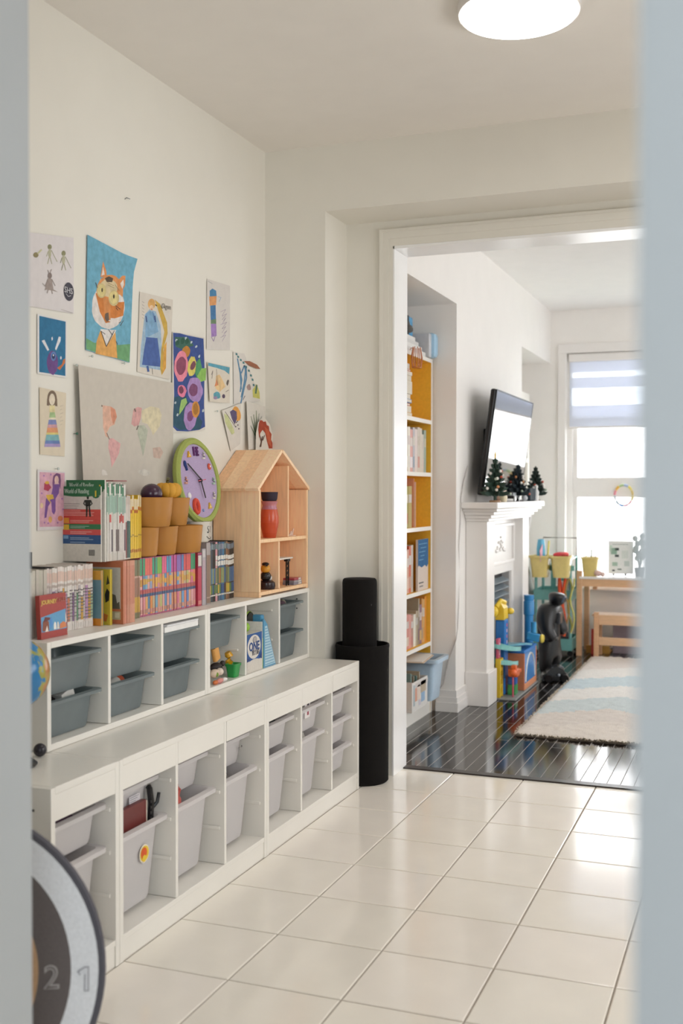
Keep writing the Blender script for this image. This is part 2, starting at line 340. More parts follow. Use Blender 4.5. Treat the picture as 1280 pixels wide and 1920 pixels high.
# ------------------------------------------------------------------ toy storage along the left wall
DL, DU, HL, HT, T = .44, .211, .547, .849, .018
def storage(name, label, y0, y1, z0, z1, d, n, low):
    t = thing(name, label, 'shelf unit', (d/2, (y0+y1)/2, z0), 'white toy storage units')
    g = .0008
    for y in (y0+g, y1-T-g): M().box(.004, d, y, y+T, z0, z1-.001).build('side_panel', 'mel', t, .0015)
    M().box(.004, d, y0+T+g, y1-T-g, z1-T, z1).build('top_panel', 'mel', t, .0015)
    M().box(.004, .010, y0+T+g, y1-T-g, z0+.02, z1-T).build('back_panel', 'mel', t)
    zb = z0+(.072 if low else 0)
    M().box(.01, d-.001, y0+T+g, y1-T-g, zb-(0 if not low else .016), zb+(T if not low else 0)).build('bottom_panel', 'mel', t, .0015)
    cw = (y1-y0)/n
    for i in range(1, n):
        yc = y0+cw*i; M().box(.011, d-.002, yc-.007, yc+.007, zb+.001+(0 if low else T), z1-T-.0005).build('divider', 'mel', t, .001)
    if low:
        M().box(d-.022, d-.004, y0+T+g, y1-T-g, z0, zb-.0165).build('plinth', 'mel', t, .001)
        for i in range(n):
            a, b = y0+cw*i+(T if i == 0 else .008), y0+cw*(i+1)-(T if i == n-1 else .008)
            M().box(d-.02, d-.001-.001*(i % 2), a+.0005, b-.0005, z1-T-.066, z1-T-.0005).build('fascia', 'mel', t, .001)
            for z in (.4133, .2983, .1833):
                for yy in (a, b-.006): M().box(.03, d-.016, yy, yy+.006, z, z+.011).build('bin_rail', 'mel', t, .002)
    else:
        for i in range(n):
            a, b = y0+cw*i+(T if i == 0 else .008), y0+cw*(i+1)-(T if i == n-1 else .008)
            for z in (.7778, .6578):
                for yy in (a, b-.006): M().box(.03, d-.03, yy, yy+.006, z, z+.009).build('bin_rail', 'mel', t, .002)
    return t
W = .93
uA = storage('storage_unit', 'narrow low white storage unit with one column of tubs, behind the grey target ring', -1.232, -W, 0, HL, DL, 1, True)
for yy, zz in ((-1.2325, .49),):
    M().lathe((.39, yy, zz), [(0, -.0006), (.0035, -.0006), (.0035, .0)], '#4a4640', 10, 'y').build('screw_hole', 'paint', uA)
uB = storage('storage_unit', 'low white storage unit with three columns of tubs, one tub with a pumpkin sticker', -W, 0, 0, HL, DL, 3, True)
uC = storage('storage_unit', 'low white storage unit with three columns, standing beside the black tubes', 0, W, 0, HL, DL, 3, True)
uD = storage('storage_shelf', 'white cubby shelf with six grey tubs, books and cups standing on it', -W, 0, HL+.001, HT, DU, 3, False)
uE = storage('storage_shelf', 'white cubby shelf with toys and a boxed game, wooden dollhouse standing on it', 0, W, HL+.001, HT, DU, 3, False)
for z in (.80, .76, .67): M().lathe((.16, W-T-.002, z), [(0, -.001), (.003, -.001), (.003, .001)], '#2b2826', 8, 'y').build('peg_hole', 'paint', uE)

def tub(hw, hx, hgt, body_dy, body_dx, mat, lip=.012, nm='storage_tub'):
    """open tapered tub, rim on top at z = 0, front towards +x"""
    t = .002; top = hgt
    m = M(); bx, by = hx-.026, hw-.018
    m.rloft([(0, 0, -hgt, bx-body_dx, by-body_dy), (0, 0, -hgt+.012, bx-body_dx+.003, by-body_dy+.003), (0, 0, -lip, bx, by),
             (0, 0, -lip, hx, hw), (0, 0, 0, hx, hw), (0, 0, 0, bx+.004, by+.004), (0, 0, -lip-.004, bx-t, by-t), (0, 0, -hgt+.004, bx-body_dx-t+.002, by-body_dy-t+.002)], '#ffffff', .022, 3, True, True)
    return m
GW = 'white tubs in the low units'; GG = 'grey tubs in the cubby shelf'
colsY = [(-1.081, .14)]+[(-W+.155+.31*i+(.0057, 0, -.0057)[i], .1425) for i in range(3)]+[(.155+.31*i+(.0057, 0, -.0057)[i], .1425) for i in range(3)]
colname = ['narrow unit behind the target ring', 'first column of the middle unit', 'second column of the middle unit', 'third column of the middle unit',
           'first column of the unit by the black tubes', 'middle column of the unit by the black tubes', 'last column, next to the black tubes']
me_shn, me_dpn = tub(.1305, .19, .10, .010, .012, 'bin_white'), tub(.1305, .19, .235, .020, .020, 'bin_white'); me_sh = tub(.138, .19, .10, .010, .012, 'bin_white'); me_dp = tub(.138, .19, .235, .020, .020, 'bin_white')
proto = {}
def place(kind, m, mat, loc, label, group, name='storage_tub'):
    if kind not in proto: o = m.build(name, mat); proto[kind] = o
    else: o = proto[kind].copy(); COL.objects.link(o)
    o.location = loc; return tag(o, label, 'storage tub', group)
tubs = {}
for i, (yc, hw) in enumerate(colsY):
    lv = [(.437, 'shallow'), (.322, 'deep')] if i < 6 else [(.437, 'shallow'), (.322, 'shallow'), (.207, 'shallow')]
    for k, (z, kd) in enumerate(lv):
        pos = ('topmost of three, ' if i == 6 and k == 0 else 'middle of three, ' if i == 6 and k == 1 else 'lowest of three, ' if i == 6 else '')
        lab = '%s white translucent tub, %s%s' % (kd, pos, colname[i])
        if i == 4 and k == 0: lab = 'shallow white tub holding blue-grey paper, '+colname[i]
        if i == 1 and k == 1: lab = 'deep white tub with round pumpkin sticker holding a dark red album'
        tubs[i, k] = place(kd+('n' if i == 0 else ''), (me_shn if i == 0 else me_sh) if kd == 'shallow' else (me_dpn if i == 0 else me_dp), 'bin_white', (.231-(.028 if k == 0 and i in (1, 2, 3) else 0), yc, z), lab, GW)
me_g = tub(.138, .092, .108, .013, .010, 'bin_grey', .009)
ucols = [(-W+.155+.31*i+(.0057, 0, -.0057)[i]) for i in range(3)]+[.155+.31*i+(.0057, 0, -.0057)[i] for i in range(3)]
uname = ['first cubby from the globe', 'second cubby from the globe', 'third cubby from the globe', 'cubby above the toy bananas', '', 'last cubby, under the dollhouse']
for i, yc in enumerate(ucols):
    if i == 4: continue
    for k, z in enumerate((.796, .676)):
        if i == 3 and k == 1: continue
        tubs['u', i, k] = place('g', me_g, 'bin_grey', (.107, yc, z), '%s smoky grey tub in the %s' % ('upper' if k == 0 else 'lower', uname[i]), GG)
# stickers: they belong to the tubs they are stuck on
tb = tubs[1, 1]
def on_tub(b, m, name, mat='paint'):
    o = m.build(name, mat); o.parent = b; o.matrix_parent_inverse = Matrix.Translation(-b.location); return o
q = at(270, 1600, 'x', .394)
m = M(); m.lathe((q.x, q.y, q.z), [(0, .0012), (.026, .0012), (.026, 0)], '#efe3cf', 24, 'x'); m.lathe((q.x+.0006, q.y, q.z), [(0, .0012), (.023, .0012)], '#e9c637', 24, 'x', sy=.95)
m.lathe((q.x+.0012, q.y-.004, q.z+.002), [(0, .0012), (.016, .0012)], '#dd5a22', 20, 'x'); m.lathe((q.x+.0018, q.y-.003, q.z-.013), [(0, .001), (.010, .001)], '#e9c637', 14, 'x')
on_tub(tb, m, 'pumpkin_sticker')
q = at(252, 1497, 'x', .370); m = M(); m.box(q.x, q.x+.0008, q.y-.028, q.y+.028, q.z-.010, q.z+.010, '#d8d4d8')
for k in range(3): m.box(q.x+.0008, q.x+.0012, q.y-.024, q.y+.022-.008*k, q.z+.005-.006*k, q.z+.007-.006*k, '#8b8790')
on_tub(tubs[1, 0], m, 'printed_label')
q = at(450, 1402, 'x', .370); m = M(); m.ball((q.x, q.y-.008, q.z), .004, '#5c5754', 8, .3); m.ball((q.x, q.y+.012, q.z+.003), .004, '#5c5754', 8, .3); m.box(q.x, q.x+.001, q.y-.012, q.y+.012, q.z-.001, q.z+.002, '#a8a29e'); on_tub(tubs[3, 0], m, 'smudge_mark')
q = at(576, 1330, 'x', .396); m = M(); m.box(q.x, q.x+.0008, q.y-.028, q.y+.026, q.z-.032, q.z+.03, '#ece6e4'); m.box(q.x+.0008, q.x+.0013, q.y-.004, q.y+.012, q.z-.022, q.z+.022, '#a84d5c'); m.lathe((q.x+.0013, q.y+.004, q.z+.02), [(0, .0006), (.009, .0006)], '#3c3540', 12, 'x'); on_tub(tubs[5, 0], m, 'picture_label')

# what lies in the tubs
t = thing('photo_album', 'dark red album with black cord standing in the stickered deep tub', 'album', (.30, -.78, .14))
m = M(); m.box(.3665, .384, -.862, -.70, .24, .378, '#6d2622'); m.build('cover', 'print', t, .003)
M().box(.369, .382, -.70, -.694, .245, .373).build('page_block', 'pages', t)
t = thing('toy_cable', 'black coiled toy cable poking out beside the dark red album', 'toy', (.33, -.665, .33))
m = M(); m.tube([(.378, -.676, .26), (.380, -.672, .31), (.382, -.671, .36), (.380, -.677, .402), (.374, -.674, .406)], .009, '#121212', 8); m.tube([(.384, -.666, .345), (.392, -.655, .358), (.394, -.648, .385)], .005, '#151515', 6)
for k in range(5): m.box(.389, .392, -.692, -.684, .30+.016*k, .307+.016*k, '#e5e1dc')
m.build('coil', 'blackplastic', t); t = None
tag(M().ball((.376, -.535, .318), .03, '#c4625a', 16, .5, 1.5, .9).tube([(.378, -.52, .338), (.380, -.51, .358), (.378, -.515, .372)], [.010, .009, .005], '#bb5850').build('plush_toy', 'fabric'), 'coral red plush toy in the deep tub of the second column', 'plush toy')
tag(M().ball((.378, -.235, .325), .013, '#171515', 10, .9, 1.3, .9).ball((.380, -.21, .331), .012, '#1c1a1a', 10).ball((.378, -.255, .320), .011, '#191717', 10).build('toy_car', 'blackplastic'), 'small black toy wheels in the deep tub of the third column', 'toy')
tag(M().box(.11, .36, .075, .245, .346, .431, '#39413f').build('paper_stack', 'paint'), 'dark paper showing over the rim of a shallow tub beside the fascia', 'paper')
tag(M().bar((.25, .43, .270), (.350, .49, .312), .040, .020, '#1f6b48').bar((.3505, .4905, .3122), (.366, .499, .318), .040, .022, '#e8e4da').build('pencil_roll', 'paint'), 'dark green roll with white end lying in the deep tub', 'roll')
tag(M().box(.12, .34, -1.17, -1.0, .345, .430, '#5a3a52').build('cloth_bundle', 'fabric'), 'dark purple cloth in the shallow tub of the narrow unit', 'cloth')
# grey tubs' contents
def quick(name, label, cat, m, mat='paint', bevel=0., group=None): return tag(m.build(name, mat, None, bevel), label, cat, group)
X = Matrix.Translation((.118, -.728, .632)) @ Matrix.Rotation(.35, 4, 'X')
quick('paper_carton', 'small white carton sticking out of the lower tub nearest the globe', 'carton', M(X).box(-.03, .03, -.03, .03, -.05, .055, '#e8e3dc'), 'print', .002)
quick('small_box', 'pale grey box lying inside the lower tub nearest the globe', 'carton', M(Matrix.Translation((.115, -.825, .615)) @ Matrix.Rotation(.4, 4, 'X')).box(-.03, .03, -.02, .02, -.03, .025, '#cfcdc9'), 'print', .002)
quick('toy_bag', 'crumpled black bag in the lower tub nearest the globe', 'bag', M().ball((.104, -.815, .660), .038, '#181818', 12, 1.1, 1.3, .4), 'fluff')
quick('notebook', 'pale grey notebook lying in the upper tub nearest the globe', 'notebook', M(Matrix.Translation((.11, -.77, .705))).box(-.045, .04, -.075, .075, -.010, .012, '#b9b9b8'), 'print', .002)
m = M(Matrix.Translation((.108, -.44, .648)) @ Matrix.Rotation(.3, 4, 'Z')); m.lathe((0, 0, 0), [(0, -.07), (.022, -.055), (.033, -.02), (.033, .02), (.022, .055), (0, .07)], '#d0603c', 16, 'y', cols=['#d9d4cc', '#d9d4cc', '#d0603c', '#e9a488', '#d0603c'])
quick('toy_ball', 'orange and white oval ball in the lower tub of the second cubby', 'ball', m)
quick('soft_toy', 'grey soft toy pressed against the wall of the lower tub', 'soft toy', M().ball((.108, -.51, .615), .040, '#9aa0a4', 14, 1, 1, .9), 'felt')
quick('toy_shoe', 'small black shoe lying in the lower tub of the second cubby', 'shoe', M().ball((.125, -.545, .670), .018, '#1b1a1a', 10, 1.2, 1.3, .9), 'fluff')
quick('paper_stack', 'thick stack of white paper lying on the upper tub of the third cubby', 'paper', M().box(.03, .2, -.278, -.05, .7965, .815, '#f1f0ee').box(.035, .204, -.27, -.055, .8155, .822, '#e6e6e8'), 'paper', .0015)
quick('dark_cloth', 'dark folded cloth in the lower tub of the third cubby', 'cloth', M().box(.062, .150, -.245, -.078, .578, .650, '#2c2a2b'), 'fabric', .01)
quick('craft_scraps', 'craft scraps piled in the upper tub of the last cubby', 'craft scraps', M().ball((.11, .73, .785), .03, '#8a8378', 12, 1.4, 1.6, .7).ball((.13, .80, .79), .022, '#6d5560', 10, 1, 1.5, .6).ball((.12, .84, .785), .02, '#b1aa92', 10), 'fabric')

# cubby with loose toys
cz = HL+.001+T
def cub(px, py, x): return at(px, py, 'x', x)
q = cub(429, 1234, .155)
quick('toy_banana', 'yellow toy banana standing against the cubby wall', 'toy fruit', M().tube([(q.x-.004, q.y-.004, q.z+.022), (q.x, q.y+.002, q.z+.008), (q.x, q.y+.003, q.z-.012), (q.x-.002, q.y-.002, q.z-.030)], [.012, .016, .016, .009], '#e0a51c', 12), 'gloss')
q = cub(404, 1225, .150)
quick('toy_bread', 'pale orange toy bread slice leaning in the cubby', 'toy food', M(Matrix.Translation(q) @ Matrix.Rotation(.35, 4, 'X')).rloft([(0, 0, -.026, .009, .020), (0, 0, .026, .009, .020)], '#e0a458', .009), 'paint')
q = cub(408, 1249, .150)
quick('toy_animal', 'dark brown toy animal lying in the cubby', 'toy animal', M().ball((q.x, q.y-.015, q.z), .020, '#2c2220', 12, 1, 1.8, .75).ball((q.x+.01, q.y+.02, q.z+.008), .011, '#37302c', 10).tube([(q.x+.006, q.y+.015, q.z+.012), (q.x+.01, q.y+.035, q.z-.02)], [.006, .004], '#8c8580', 6), 'paint')
q = cub(405, 1262, .178)
quick('toy_doll', 'small soft doll in pale bonnet lying in the cubby', 'doll', M().ball((q.x, q.y-.012, q.z), .017, '#d9c3ae', 12, 1, 1.7, .95).ball((q.x+.004, q.y+.022, q.z+.002), .014, '#e7d8c8', 12).ball((q.x+.012, q.y-.018, q.z-.002), .009, '#7a9a42', 10, .7), 'fabric')
q = cub(412, 1273, .196)
quick('plastic_wrap', 'crumpled pink and clear plastic packet on the cubby floor', 'packet', M().ball((q.x, q.y, cz+.0095), .016, '#d98c86', 12, .6, 1.6, .58).ball((q.x, q.y+.035, cz+.0085), .014, '#eae2df', 12, .7, 1.4, .58).ball((q.x, q.y-.034, cz+.0085), .013, '#d5743f', 10, .7, 1.2, .62), 'gloss')
q = cub(437, 1257, .178)
t = thing('toy_pot', 'small green toy pot with a rim on the cubby floor', 'toy pot', (q.x, q.y, cz))
m = M(); m.rloft([(q.x, q.y, cz+.0005, .016, .020), (q.x, q.y, cz+.042, .020, .026), (q.x, q.y, cz+.042, .022, .029), (q.x, q.y, cz+.051, .023, .030), (q.x, q.y, cz+.051, .019, .025), (q.x, q.y, cz+.006, .014, .017)], '#2c9a4a', .008); m.build('pot', 'gloss', t)
# boxed game cubby
t = thing('game_box', 'blue and white boxed game with a big round white panel, standing in the cubby', 'game box', (.12, .40, cz))
A = Matrix.Translation((.118, .322, cz+.0005)) @ Matrix.Rotation(math.radians(0), 4, 'Z')
GY0, GY1, GH = .336, .470, at(480, 1186, 'x', .2).z-cz; GW_ = GY1-GY0
bx = M().box(.135, .1995, GY0, GY1, cz+.0005, cz+GH, '#ded8cf')
bx.build('carton', 'print', t, .001)
yF = .3255
def front(m, pts, col, l): m.prism([(x, yF-.0004*l, z) for x, z in pts], (0, .0004, 0), col)
m = M(); xa, xb = .186, .186
def ell(cx, cz_, rx, rz, n=28): return [(cx+rx*math.cos(2*math.pi*i/n), cz_+rz*math.sin(2*math.pi*i/n)) for i in range(n)]
# face towards the room (+x): blue with white ellipses
def frx(m, pts, col, l): m.prism([(.2000+.0004*l, GY0+GW_*u, cz+GH*v) for u, v in pts], (.0004, 0, 0), col)
frx(m, [(.002, .004), (.998, .004), (.998, .998), (.002, .998)], '#ddd6cc', 0)
frx(m, [(.002, .30), (.998, .30), (.998, .998), (.002, .998)], '#2f5c9c', 1)
frx(m, [(.002, .29), (.22, .34), (.002, .40)], '#243f80', 2); frx(m, [(.80, .34), (.998, .28), (.998, .46)], '#243f80', 2)
frx(m, ell(.46, .65, .44, .31), '#e4ddd3', 3); frx(m, ell(.5, .17, .49, .16), '#ddd6cc', 2)
frx(m, ell(.50, .83, .14, .085, 20), '#8f8b91', 4); frx(m, ell(.50, .83, .11, .066, 20), '#b5b0b0', 5)
m.build('printed_face', 'print', t)
text('ONE', .046, (.2024, GY0+GW_*.46, cz+GH*.655), (0, 1, 0), (0, 0, 1), '#2b4f8c', t, bold=.0012, stretch=.95); text('智力拍', .022, (.2024, GY0+GW_*.55, cz+GH*.49), (0, 1, 0), (0, 0, 1), '#5a5a66', t, bold=.0003)
quick('book_set', 'thin green and white booklet standing between the game box and blue toy', 'booklet', M().box(.10, .200, .472, .476, cz+.0005, cz+.185, '#e9e7e2').box(.10, .200, .4765, .481, cz+.0005, cz+.12, '#9db54e'), 'print')
t = thing('paddle_toy', 'black disc-shaped paddle toy with green rim behind the game box', 'toy', (.12, .37, cz+.155))
m = M(Matrix.Translation((.115, .530, cz+.150)) @ Matrix.Rotation(.12, 4, 'Z')); m.lathe((0, 0, 0), [(0, -.007), (.062, -.007), (.066, 0), (.062, .007), (0, .007)], '#161814', 30, 'x'); m.box(-.012, .012, .005, .045, -.14, .02, '#151614'); m.build('disc', 'gloss', t)
m = M(Matrix.Translation((.115, .530, cz+.150)) @ Matrix.Rotation(.12, 4, 'Z')); m.lathe((0, 0, 0), [(.0662, -.004), (.069, 0), (.0662, .004)], '#9ec24d', 30, 'x'); m.build('rim', 'gloss', t)
quick('green_ball', 'lime green and yellow ball tucked behind the game box front', 'ball', M().ball((.158, .405, cz+GH+.0205), .020, '#8fbf3e', 14), 'gloss')
t = thing('ruler_toy', 'light blue fan-shaped measuring toy with printed scale lines', 'toy', (.15, .5, cz))
m = M(); m.prism([(.192, .486, cz+.0005), (.192, .602, cz+.0005), (.192, .522, cz+.17), (.192, .492, cz+.195), (.192, .486, cz+.19)], (.008, 0, 0), '#5f9fc4'); m.build('plate', 'print', t)
m = M(); m.prism([(.2002, .498, cz+.006), (.2002, .597, cz+.006), (.2002, .517, cz+.165), (.2002, .498, cz+.165)], (.0006, 0, 0), '#bdd9e6')
for k in range(14):
    z = cz+.010+.011*k; m.box(.2008, .2013, .500, .593-(.080/.165)*(z-cz), z, z+.003, '#6aa5c6')
m.build('scale_lines', 'print', t)
t2 = M().box(.15, .191, .487, .515, cz+.17, cz+.21, '#4f97bf').build('cap', 'gloss', t, .006)

# ------------------------------------------------------------------ books
def book(xf, y0, y1, z0, h, depth, col, label, group=None, bands=(), pages=True, name='book', lean=0., face='x', cat='book'):
    """upright book, spine towards +x: cover boards and spine, page block inside; BANDS: (from, to, colour) along the spine"""
    w = y1-y0; c = min(.0015, w*.2)
    X = Matrix.Translation((xf, y0, z0)) @ (Matrix.Rotation(lean, 4, 'X') if lean else Matrix.Identity(4))
    m = M(X)
    m.box(-.0015, 0, 0, w, 0, h, col).box(-depth, -.0015, 0, c, 0, h, col).box(-depth, -.0015, w-c, w, 0, h, col)
    for q_, (a, b, cc) in enumerate(bands):
        m.box(0, .0003+.00025*q_, w*.06, w*.94, h*a, h*b, cc)
    o = m.build(name, 'print'); tag(o, label, cat, group)
    if pages:
        p = M(X).box(-depth+.003, -.0016, c+.0001, w-c-.0001, .002, h-.003, '#e2d8c6').build('page_block', 'pages', o)
    return o
def row(xf, ya, yb, z0, n, hfun, depth, palette, bands, label, group, gap=.0006, name='book', rs=1, wvar=.25, lean=0.):
    R = random.Random(rs); ws = [1+R.uniform(-wvar, wvar) for _ in range(n)]; k = (yb-ya)/sum(ws); y = ya
    for i in range(n):
        w = ws[i]*k; c = palette(i, R); h = hfun(i, R)
        lab = label(i) if callable(label) else label
        book(xf-R.uniform(0, .002), y+gap/2, y+w-gap/2, z0, h, depth, c, lab, group, bands(i, R), name=name, lean=lean); y += w
TS = HT+.0005
yp = lambda px, x=.12: at(px, 1100, 'x', x).y
# square red storybook in front
t = thing('storybook', 'square red storybook with blue animal picture, facing out at the shelf end by the globe', 'book', (.17, -.81, TS))
ya, yb = -.888, -.765; X = Matrix.Translation((.160, 0, TS)) @ Matrix.Rotation(math.radians(-3), 4, 'Y')
m = M(X); m.box(.0, .002, ya, yb, 0, .122, '#a63a31').box(-.012, -.010, ya, yb, 0, .122, '#a63a31').box(-.010, 0, ya, ya+.002, 0, .122, '#a63a31'); m.build('cover', 'print', t)
M(X).box(-.0095, -.0005, ya+.0025, yb-.002, .002, .120, '#e2d8c6').build('page_block', 'pages', t)
m = M(X); w = yb-ya
def fp(pts, col, l): m.prism([(.002+.0004*l, ya+w*u, .122*v) for u, v in pts], (.0004, 0, 0), col)
fp([(0.02, .16), (.97, .16), (.97, .62), (.02, .50)], '#5f9fca', 0)
fp([(.05, .18), (.30, .18), (.30, .38), (.18, .46), (.08, .40)], '#8c4a2c', 1); fp([(.10, .38), (.33, .42), (.36, .47), (.16, .50)], '#6d2c28', 2); fp([(.14, .16), (.26, .16), (.22, .30)], '#efe6dc', 3)
fp([(.48, .18), (.58, .18), (.57, .32), (.53, .36), (.48, .30)], '#f0ebe2', 1); fp([(.60, .18), (.68, .18), (.66, .34), (.62, .34)], '#e6dccd', 2)
fp([(.70, .17), (.96, .19), (.95, .30), (.84, .33), (.72, .28)], '#d6804a', 1); fp([(.93, .28), (.98, .32), (.96, .55), (.94, .48)], '#e9e2d6', 2); fp([(.35, .2), (.46, .3), (.40, .48), (.34, .4)], '#4f8fd0', 1)
m.build('cover_picture', 'print', t)
text('JOURNEY', .0165, X @ Vector((.0030, ya+w*.34, .122*.83)), (0, 1, 0), (0, 0, 1), '#e9c56a', t, bold=.0004); text('TALES', .0165, X @ Vector((.0030, ya+w*.80, .122*.85)), (0, 1, 0), (0, 0, 1), '#b46a5c', t, bold=.0003)
# pale books behind it
row(.118, -.905, -.800, TS, 8, lambda i, R: .186+R.uniform(-.004, .006), .12, lambda i, R: jit('#c3bcae', .06, R), lambda i, R: [(.55, .60, '#a9a294')] if i > 3 else [(.2, .95, '#cac4b6')],
    lambda i: 'plain pale grey book behind the red storybook, %s from the wall end' % ORD[i], 'pale books behind the red storybook', rs=3)
# the white speckled set
pal = ['#d8d2cc', '#dcd0c8', '#cfc8c4', '#d9d3cb', '#d2c6bf', '#e0d9d2', '#cdbfb6']
acc = ['#7aa39a', '#c79a3e', '#5c8f6c', '#b58ab0', '#8fb0c8', '#c77a5c', '#a9bfa0', '#7f5a8a', '#b9b3ae']
row(.116, -.797, -.565, TS, 19, lambda i, R: .190+R.uniform(-.002, .003), .125, lambda i, R: pal[R.randrange(7)],
    lambda i, R: [(.78, .93, jit('#d6b7a8', .06, R)), (.70, .74, '#b8a99f'), (.14, R.uniform(.50, .70), acc[R.randrange(9)] if R.random() < .6 else jit('#bdb4b4', .08, R)), (.02, .10, '#d7d0ca')]+[(.16+.05*q, .175+.05*q, jit('#77706e', .3, R)) for q in range(10) if R.random() < .7],
    lambda i: '%s slim white book with speckled spine, counted from the pale grey books' % ORD[i], 'white speckled paperbacks', rs=11, wvar=.3)
# three picture books that show their covers
def cover_book(name, label, x0, x1, yc, z0, h, th, col, spine, lean=0., yaw=0.):
    t = thing(name, label, 'book', (x1, yc, z0)); X = Matrix.Translation((x1, yc, z0)) @ Matrix.Rotation(yaw, 4, 'Z') @ Matrix.Rotation(lean, 4, 'Y')
    d = x1-x0; m = M(X); m.box(-d, 0, 0, .0018, 0, h, col).box(-d, 0, th-.0018, th, 0, h, col).box(-.0018, 0, .0018, th-.0018, 0, h, spine); m.build('cover', 'print', t)
    M(X).box(-d+.003, -.002, .002, th-.002, .002, h-.003, '#e2d8c6').build('page_block', 'pages', t); return t, X, d
t, X, d = cover_book('picture_book', 'picture book with blue cover and orange bands beside the white speckled books', .02, .138, -.556, TS, .170, .012, '#6f93a0', '#c9973f', 0, .0)
m = M(X)
def cf(pts, col, l=0): m.prism([(-d+d*u, -.0004*(l+1), H_*v) for u, v in pts], (0, .0004, 0), col)
H_ = .170; cf([(0, .83), (1, .83), (1, 1), (0, 1)], '#d7a03e'); cf([(0, 0), (1, 0), (1, .13), (0, .13)], '#d98b2c'); cf([(.2, .05), (.8, .04), (.6, .16), (.3, .2)], '#c65a2a', 1); m.build('cover_picture', 'print', t)
t, X, d = cover_book('picture_book', 'yellow picture book with dark lizard shapes, leaning on the framed-cover book', .02, .153, -.530, TS, .172, .012, '#cdb43a', '#c9b13c', 0, 0)
m = M(X); H_ = .172; cf([(.88, .40), (.97, .44), (.99, .60), (.92, .66), (.86, .55)], '#23221f'); cf([(.90, .72), (.99, .75), (.94, .9)], '#3b3a30'); cf([(.55, .1), (.9, .06), (.95, .18), (.7, .24)], '#c8742e'); m.build('cover_picture', 'print', t)
t, X, d = cover_book('picture_book', 'picture book with pale grey cover in a terracotta frame border', .045, .180, -.498, TS, .196, .010, '#c0714e', '#c47f63', 0, 0)
m = M(X); H_ = .196; cf([(.05, .24), (.93, .24), (.93, .90), (.05, .90)], '#c4c1b9'); cf([(.05, .07), (.93, .07), (.93, .20), (.05, .20)], '#b7ae8c'); cf([(.5, .24), (.92, .24), (.90, .36), (.84, .33), (.80, .46), (.6, .5)], '#5f5c52', 1)
cf([(.1, .1), (.4, .1), (.4, .18), (.1, .18)], '#d9d4c4', 1); cf([(.78, .1), (.90, .1), (.90, .18), (.78, .18)], '#d4cdb4', 1); m.build('cover_picture', 'print', t)
row(.178, -.487, -.425, TS, 4, lambda i, R: .196, .13, lambda i, R: jit('#c98c74', .10, R), lambda i, R: [(.30, .92, jit('#c4836a', .08, R))], lambda i: '%s terracotta pink book after the framed-cover book' % ORD[i], 'terracotta pink books', rs=5)
# olive and gold set
row(.130, -.420, -.318, TS, 9, lambda i, R: .190, .11, lambda i, R: jit('#9c7a5e', .06, R), lambda i, R: [(.73, 1., jit('#7c7a5c', .07, R)), (.10, .36, jit('#cda545', .06, R)), (.0, .09, '#7d7a5a'), (.40, .70, jit('#a27d68', .08, R)), (.69, .72, '#c9a896')],
    lambda i: '%s thin book of the olive-topped set with gold bases' % ORD[i], 'olive and gold series', rs=9, wvar=.05)
# two shrink-wrapped pink sets whose spines together form one picture
tops = ['#3f9b6d', '#3f9b6d', '#e2705f', '#e2705f', '#e2705f', '#3fa07c', '#3fa07c', '#7bb548', '#7bb548', '#e0668a', '#e0668a', '#4f9dc0', '#4f9dc0', '#c0589a', '#8a6fb8', '#8a6fb8', '#5d86b8', '#e0605a', '#e0605a', '#e0605a']
low = ['#e0a9a8', '#d48f92', '#d9a46a', '#5f86a8', '#d98e4c', '#c6b08a', '#7aa7bf', '#cf9a78', '#b9b876', '#d8a6a0', '#5f8fb4', '#e2a08f', '#8f9fbf', '#cf8f6a', '#d07890', '#d6a070', '#6f9fc8', '#e08a70', '#6a88c0', '#d8a888']
def pinkset(a, b, n, off, which, rs):
    row(.128, a, b, TS, n, lambda i, R: .194, .118, lambda i, R: jit('#b5607e', .05, R),
        lambda i, R: [(.70, .985, tops[(i+off) % 20]), (.46, .69, jit(low[(i*3+off) % 20], .05, R)), (.47+R.uniform(0, .12), .60+R.uniform(0, .06), jit('#d2a24e', .15, R)), (.385, .45, '#b9605a'), (.335, .385, '#4b5f80'), (.03, .33, jit(low[(i+off) % 20], .04, R)), (.05, .12, jit('#c48f80', .2, R))],
        lambda i: '%s slim book of the %s shrink-wrapped set with bright tops' % (ORD[i], which), which+' shrink-wrapped series', rs=rs, wvar=.05, gap=.0004)
pinkset(-.312, -.095, 14, 0, 'longer', 21); pinkset(-.090, .065, 9, 13, 'shorter', 22)
book(.135, .068, .096, TS, .192, .12, '#b83b50', 'thick crimson book beside the shorter shrink-wrapped set', None, [(.05, .95, '#c23e55'), (.72, .98, '#8a3a6a'), (.75, .95, '#d6cfc6'), (.03, .10, '#d07f78')])
book(.137, .098, .124, TS, .205, .12, '#b3adb0', 'grey lilac book between the crimson book and the comics', None, [(.1, .8, '#b9a3ac'), (.85, .97, '#c9c4c4')])
book(.139, .126, .156, TS, .226, .12, '#a49a98', 'tall grey brown book whose top carries the mug', None, [(.02, .80, '#8b6f5e'), (.10, .12, '#b59c8a')])
